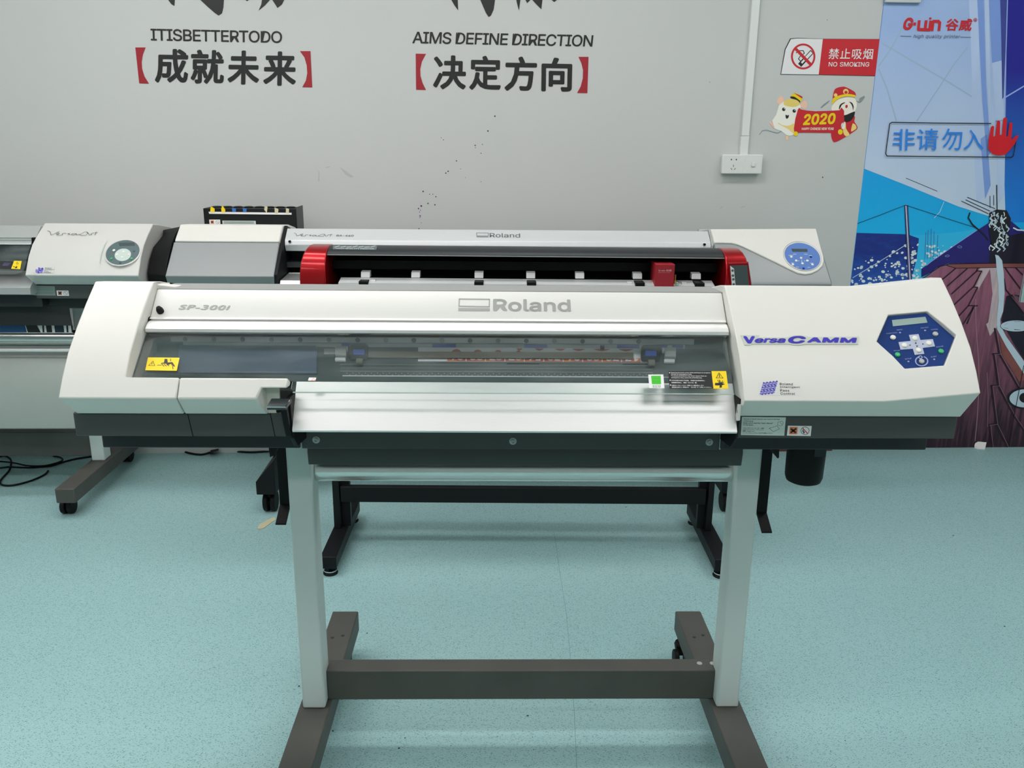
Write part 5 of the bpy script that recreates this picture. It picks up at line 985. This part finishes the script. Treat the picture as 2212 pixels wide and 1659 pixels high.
# printed sheet hanging in a loop from the left printer
m = MB(); xs_ = LF.Y(160, 715, 3.33).x; ys = 3.318
path = [(3.322, .795), (ys, lz(60, 703, ys)), (ys, lz(60, 719, ys))]
for (a, c) in zip(path[:-1], path[1:]): m.loft([(XE, a[0], a[1]), (xs_, a[0], a[1]), (xs_, a[0]+.0008, a[1]), (XE, a[0]+.0008, a[1])], [(XE, c[0], c[1]), (xs_, c[0], c[1]), (xs_, c[0]+.0008, c[1]), (XE, c[0]+.0008, c[1])], 0)
hq3 = lambda u, v: LF.Y(u, v, ys-.0006)
for P4, mi in (([(-120, 702), (54, 702), (58, 718), (-120, 718)], 1), ([(55, 702), (80, 703), (88, 718), (60, 718)], 2), ([(91, 703), (95, 703), (96, 718), (92, 718)], 2), ([(99, 703), (111, 703), (113, 718), (101, 718)], 2), ([(117, 703), (137, 703), (139, 718), (119, 718)], 3), ([(143, 703), (147, 703), (148, 718), (144, 718)], 2), ([(153, 703), (157, 703), (158, 718), (155, 718)], 2)): m.flat([hq3(u, v) for u, v in P4], mi)
single('printed_banner_sheet', m, [M_WHITE, mat('banner_blue', srgb(18, 72, 118), .5), mat('banner_black', srgb(14, 12, 12), .5), mat('banner_teal', srgb(8, 36, 52), .5)], 'blue and black printed sheet hanging behind the apron of the left printer', 'sheet', (xs_, 3.34, .8), LF, smooth=0)
# white media hanging below the tube
m = MB(); xm = LF.Y(162, 850, 3.3).x+.02; pth = []
for v, y in ((768, 3.345), (775, 3.31), (790, 3.29), (815, 3.275), (835, 3.268), (870, 3.265), (900, 3.265), (925.5, 3.27)): pth.append((y, lz(60, v, y)))
n_ = len(pth); back = [(y+.003, z) for y, z in pth[::-1]]
m.ext(pth+back, XE, xm); single('vinyl_sheet', m, mat('grey_vinyl_backing', srgb(166, 174, 168), .45, noise=.03), 'plain grey vinyl sheet hanging low from the left printer, cut by the photo edge', 'sheet', (xm, 3.3, .33), LF, smooth=60)

# ------------------------------------------------------------------ black cutter between the two printers
CFR = Frame(-.0129)
K = Thing('vinyl_cutter', 'black vinyl cutter with glossy red end caps on a black stand, behind the front printer', 'cutter', (.07, 2.85, 0), CFR)
def ky(u, v, y): return CFR.Y(u, v, y)
x0 = -.670; x1 = ky(703, 600, 2.735).x; x2 = ky(1569, 590, 2.735).x; x3 = .7835
capk = [(2.98, 1.075), (2.88, 1.1005), (2.83, 1.1025), (2.79, 1.097), (2.762, 1.080), (2.745, 1.054), (2.736, 1.02), (2.733, .985), (2.733, .90), (2.98, .90)]
for a, c in ((x0, x1), (x2, x3)):
    out = lambda z: .016 if z > 1.09 else .009 if z > 1.07 else .003 if z > 1.05 else 0.
    m = MB(); m.loft([(a+(out(z) if a < 0 else 0), y, z) for y, z in capk], [(c-(out(z) if a > 0 else 0), y, z) for y, z in capk]); kc = K.part('end_cap', m, M_RED, bevel=.004, smooth=60, seg=3, label='glossy red end cap')
hood = [(2.975, 1.074), (2.88, 1.0985), (2.835, 1.1005), (2.80, 1.0945), (2.778, 1.0825), (2.776, 1.0775), (2.80, 1.076), (2.965, 1.06)]
m = MB(); m.ext(hood, x1+.0005, x2-.0005); K.part('hood', m, mat('dark_grey_hood', (.020, .024, .026), .42, spec=.3), smooth=50)
m = MB(); m.box(x1, x2, 2.7752, 2.7772, 1.0768, 1.0792); K.part('hood_edge', m, M_GREY, smooth=0)
m = MB(); m.box(x1, x2, 2.93, 2.975, .90, 1.065); m.box(x1, x2, 2.76, 2.93, .90, .97); K.part('inner_frame', m, M_BLACK, smooth=0)
m = MB(); m.box(x1, x2, 2.86, 2.875, 1.02, 1.05); K.part('carriage_rail', m, M_BLACKM, bevel=.001)
kt = ky(1000, 601.5, 2.80).z
m = MB(); m.ext([(2.80, kt), (2.752, ky(1000, 613, 2.752).z), (2.745, .94), (2.80, .94)], ky(733, 605, 2.77).x, ky(1542, 605, 2.77).x); K.part('platen', m, M_SILV, smooth=20)
for i, (a, c) in enumerate(((779, 799), (888, 907), (1025, 1044), (1137, 1156), (1243, 1262), (1368, 1387), (1495, 1514))):
    v = 587.5+(a-779)*.0055; l = ky(a, v, 2.80); r = ky(c, v+12, 2.80)
    m = MB(); m.loft([(l.x, 2.80, r.z), (r.x, 2.80, r.z), (r.x, 2.806, l.z), (l.x, 2.806, l.z)], [(l.x, 2.83, r.z), (r.x, 2.83, r.z), (r.x, 2.83, l.z+.002), (l.x, 2.83, l.z+.002)])
    pr_ = K.part('pinch_roller_holder', m, M_WHITE, bevel=.001)
    if i in (0, 2, 3, 5, 6):
        m = MB(); m.box(l.x+.001, r.x+.002, 2.748, 2.81, .96, r.z-.004); K.part('holder_arm', m, M_BLACK, pr_, bevel=.002)
for u in (806, 1360, 1418, 1478):
    h = ky(u, 610, 2.765); m = MB(); m.cyl((h.x-.008, 2.772, kt-.012), (h.x+.008, 2.772, kt-.012), .012, n=16); K.part('grit_roller', m, M_GREY)
l = ky(1417, 571, 2.742); r = ky(1455, 622, 2.742)
m = MB(); m.box(l.x, r.x, 2.742, 2.84, r.z, l.z); cg = K.part('cutting_carriage', m, M_REDD, bevel=.001, label='red cutting carriage')
zy = lambda x, y: (1380+x*.13562, 480+y*.13562)
m = MB(); cc = lambda x, y: ky(*zy(x, y), 2.7416); text(m, 'G·win 谷威', cc(312, 785), cc(520, 785), cc(314, 752), NW, 0, 0, bold=.01); text(m, 'high quality printer', cc(310, 808), cc(500, 808), cc(311, 796), NW, 0, 0, res=1); K.part('lettering', m, mat('pale_red_print', srgb(225, 170, 175), .5), cg, smooth=0)
m = MB(); h = ky(1456, 601, 2.75); m.cyl((h.x+.004, 2.75, h.z-.006), (h.x+.004, 2.75, h.z+.012), .003, n=10); m.cyl((h.x+.004, 2.75, h.z-.018), (h.x+.004, 2.75, h.z-.006), .006, .004, n=12); K.part('blade_holder', m, mat('brass', (.6, .42, .15), .25, metal=1), cg)
m = MB(); h = ky(1463, 612, 2.75); m.lathe((h.x, 2.752, h.z), (0, -1, 0), [(.007, 0), (.007, .004), (.005, .007), (.002, .008)], 14); K.part('blade_knob', m, M_CHROME, cg)
# control panel in the right cap
kq = lambda x, y, o: ky(*zy(x, y), 2.732-o)
m = MB(); m.loft([kq(x, y, 0) for x, y in ((1420, 640), (1745, 625), (1812, 1100), (1470, 1100))], [kq(x, y, .006) for x, y in ((1428, 655), (1735, 645), (1800, 1100), (1480, 1100))]); kp = K.part('control_panel', m, M_RED, bevel=.001)
m = MB(); m.plate([kq(x, y, .0062) for x, y in ((1455, 690), (1725, 685), (1765, 1100), (1490, 1100))], NW, .0005); K.part('display', m, M_LCDD, kp, smooth=0)
m = MB(); m.flat([kq(x, y, .0072) for x, y in ((1455, 695), (1515, 740), (1525, 850), (1535, 960), (1545, 1040), (1540, 1100), (1490, 1100))]); K.part('key_strip', m, M_WHITE, kp, smooth=0)
for i, y in enumerate((770, 850, 910, 990)):
    c = kq(1492+i*6, y, .0074); m = MB(); m.cyl(c, c+NW*.001, .0042, n=12); K.part('key', m, M_GREYD, kp)
c = ky(1626, 592, 2.80); m = MB(); m.box(x3-.0005, x3+.002, 2.79, 2.81, c.z-.012, c.z+.012); K.part('side_label', m, M_WHITE, smooth=0)
# label on the hood
hp = xplane(*hood[2], *hood[3]); hq4 = lambda x, y, o=.0006: CFR.PL(*zv(x, y), (hp[0]+hp[1]*o, hp[1]))
hpl = xplane(*hood[3], *hood[4])
m = MB(); hq5 = lambda x, y, o=.0008: CFR.PL(*zv(x, y), (hpl[0]+hpl[1]*o, hpl[1]))
m.plate([hq5(x, y, .0002) for x, y in ((1030, 440), (1735, 452), (1715, 515), (1025, 505))], hpl[1], .0004)
text(m, 'HIGH QUALITY PRINTER', hq5(1075, 502), hq5(1680, 508), hq5(1078, 484), hpl[1], 1, 0, bold=.01, res=1)
for i in range(7): m.line([hq5(1060+i*95, 470), hq5(1130+i*95, 450+(i % 3)*8)], hpl[1], .004, 2)
K.part('hood_label', m, [mat('hood_label_grey', srgb(92, 104, 106), .35), M_SILVL, M_GREY], smooth=0)
# stand
kz0 = .0752
for a, c, s in ((-.623, -.566, -1), (ky(1508, 1144, 2.84).x, ky(1537, 1145, 2.84).x, 1)):
    m = MB(); w = (c-a)/2-.004
    m.box(a if s < 0 else c-w, a+w if s < 0 else c, 2.842, 2.90, kz0, .905); lg = K.part('leg', m, M_BLACKM, bevel=.002)
    m = MB(); m.box(a+w if s < 0 else a, c if s < 0 else c-w, 2.866, 2.89, kz0, .905); K.part('leg_rib', m, M_BLACKM, lg, bevel=.001)
    for v in ((1046, 1088) if s < 0 else (1050, 1092)):
        h = ky(720 if s < 0 else 1540, v, 2.865); m = MB(); xx = a if s < 0 else c; m.lathe((xx, 2.865, h.z), (s, 0, 0), [(.006, 0), (.006, .003), (.003, .006)], 12); K.part('bolt', m, M_CHROME, lg)
    fx0, fx1 = (-.6288, -.574) if s < 0 else (ky(1546, 1208, 2.62).x, ky(1546, 1208, 2.62).x+.055)
    m = MB(); m.box(fx0, fx1, 2.622, 3.10, .03, kz0); ft = K.part('foot', m, M_BLACKM, bevel=.003)
    for y in (2.65, 3.07):
        m = MB(); xc = (fx0+fx1)/2; m.lathe((xc, y, 0), (0, 0, 1), [(.025, 0), (.026, .004), (.020, .012), (.008, .014), (.008, .031)], 20); K.part('levelling_foot', m, M_BLACK, ft)
        m = MB(); m.lathe((xc, y, .0115), (0, 0, 1), [(.0225, 0), (.0225, .0035)], 24); K.part('foot_ring', m, M_CHROME, ft)
m = MB(); m.box(-.594, ky(1522, 1075, 2.86).x, 2.8415, 2.866, ky(1000, 1086.5, 2.8415).z, ky(1000, 1053.5, 2.8415).z); K.part('crossbar', m, M_BLACKM, bevel=.002)
for y0, y1 in ((2.80, 2.842), (2.90, 2.96)):
    pass
m = MB(); m.box(-.60, .73, 2.80, 2.95, .885, .9); K.part('stand_rail', m, M_BLACKM, bevel=.001)

# ------------------------------------------------------------------ small things on the floor
def floor_cable(pts, label, r=.0042):
    k = MB(); k.tube([WF.Z(u, v, z) for u, v, z in pts], r); c = WF.Z(pts[0][0], pts[0][1], 0); single('power_cable', k, M_RUB, label, 'cable', c, WF, smooth=60)
floor_cable([(-40, 1000, .0045), (0, 986, .005), (14, 986, .01), (23, 993, .016), (24, 1002, .018), (20, 1016, .0045), (5, 1033, .0045), (0, 1042, .0045), (7, 1048, .0045), (30, 1048, .0045), (65, 1039, .0045), (95, 1026, .0045), (104, 1017, .0045)], 'black cable curled in a loop on the floor below the left printer')
floor_cable([(-30, 1014, .0145), (0, 1011, .02), (20, 1009, .028), (45, 1010, .018), (70, 1010, .0045), (110, 1006, .0045), (130, 1000, .0045), (160, 992, .0045), (197, 986, .0045), (240, 980, .0045), (300, 975, .0045)], 'black cable running straight along the floor to the left printer foot')
floor_cable([(-30, 999, .036), (0, 997, .036), (30, 1000, .038), (60, 1006, .030), (95, 1006, .0145), (122, 1000, .0145), (135, 994, .012), (130, 988, .006), (115, 985, .0045)], 'black cable with a bare end lying over the others below the left printer', .0036)
floor_cable([(310, 969, .0045), (345, 969, .0045), (385, 972, .0045), (410, 979, .0045), (435, 982, .0045), (455, 977, .007)], 'black power cable with plug on the floor under the front printer, left half', .005)
k = MB(); k.loft([WF.Z(452, 980, .001), WF.Z(472, 973, .001), WF.Z(472, 969, .001), WF.Z(455, 972, .001)], [WF.Z(452, 980, .02), WF.Z(472, 973, .024), WF.Z(472, 969, .024), WF.Z(455, 972, .02)])
single('cable_plug', k, M_RUB, 'black plug where two cables meet on the floor by the wall', 'plug', WF.Z(460, 975, 0), WF, bevel=.002)
floor_cable([(470, 971, .006), (500, 974, .0045), (540, 977, .0045), (580, 975, .0045), (620, 974, .0045)], 'black cable running right from the plug to the front printer leg', .005)
k = MB(); P8 = [WF.Z(u, v, .0008) for u, v in ((555, 1142), (560, 1134), (575, 1125), (588, 1119), (594, 1118), (595, 1123), (585, 1130), (570, 1141), (563, 1143))]; k.plate(P8, Vector((0, 0, 1)), .0012)
single('tape_scrap', k, M_TAPE, 'torn strip of beige tape on the floor left of the front printer leg', 'tape', WF.Z(575, 1130, 0), WF, smooth=0)
k = MB(); b8 = [WF.Z(u, v, .0006) for u, v in ((2105, 968), (2112, 970), (2127, 971), (2128, 966), (2120, 963), (2106, 963))]; zz = (.012, .010, .004, .03, .05, .055)
t8 = [p+Vector((.002*i, .004, z)) for i, (p, z) in enumerate(zip(b8, zz))]; k.loft(b8, t8); single('paper_scrap', k, M_WHITE, 'crumpled scrap of white paper on the floor at the foot of the mural', 'paper', WF.Z(2115, 968, 0), WF, smooth=0)
k = MB(); a = WF.Z(1683, 975.5, 0); c = WF.Z(1798, 974, 0); k.loft([(a.x, a.y, .0006), (c.x, c.y, .0006), (c.x, WY-.004, .0006), (a.x, WY-.004, .0006)], [(a.x+.004, a.y+.012, .055), (c.x-.01, c.y+.012, .05), (c.x-.01, WY-.004, .05), (a.x+.004, WY-.004, .055)])
single('card_strip', k, M_BROWN, 'brown card strip on the floor against the wall, behind the waste bottle', 'card', (a.x, a.y, 0), WF, smooth=0)

bpy.data.objects.remove(_to); bpy.data.curves.remove(_tc)
# ------------------------------------------------------------------ render look
w = bpy.data.worlds.new('world'); SC.world = w; w.use_nodes = True; w.node_tree.nodes['Background'].inputs[0].default_value = (.5, .52, .5, 1); w.node_tree.nodes['Background'].inputs[1].default_value = .05
SC.view_settings.view_transform = 'Standard'; SC.view_settings.look = 'None'; SC.view_settings.gamma = 1; SC.view_settings.use_curve_mapping = False; SC.view_settings.exposure = 0.
SC.cycles.max_bounces = 10; SC.cycles.diffuse_bounces = 5; SC.cycles.transparent_max_bounces = 16; SC.cycles.sample_clamp_indirect = 6
SC.cycles.use_denoising = True
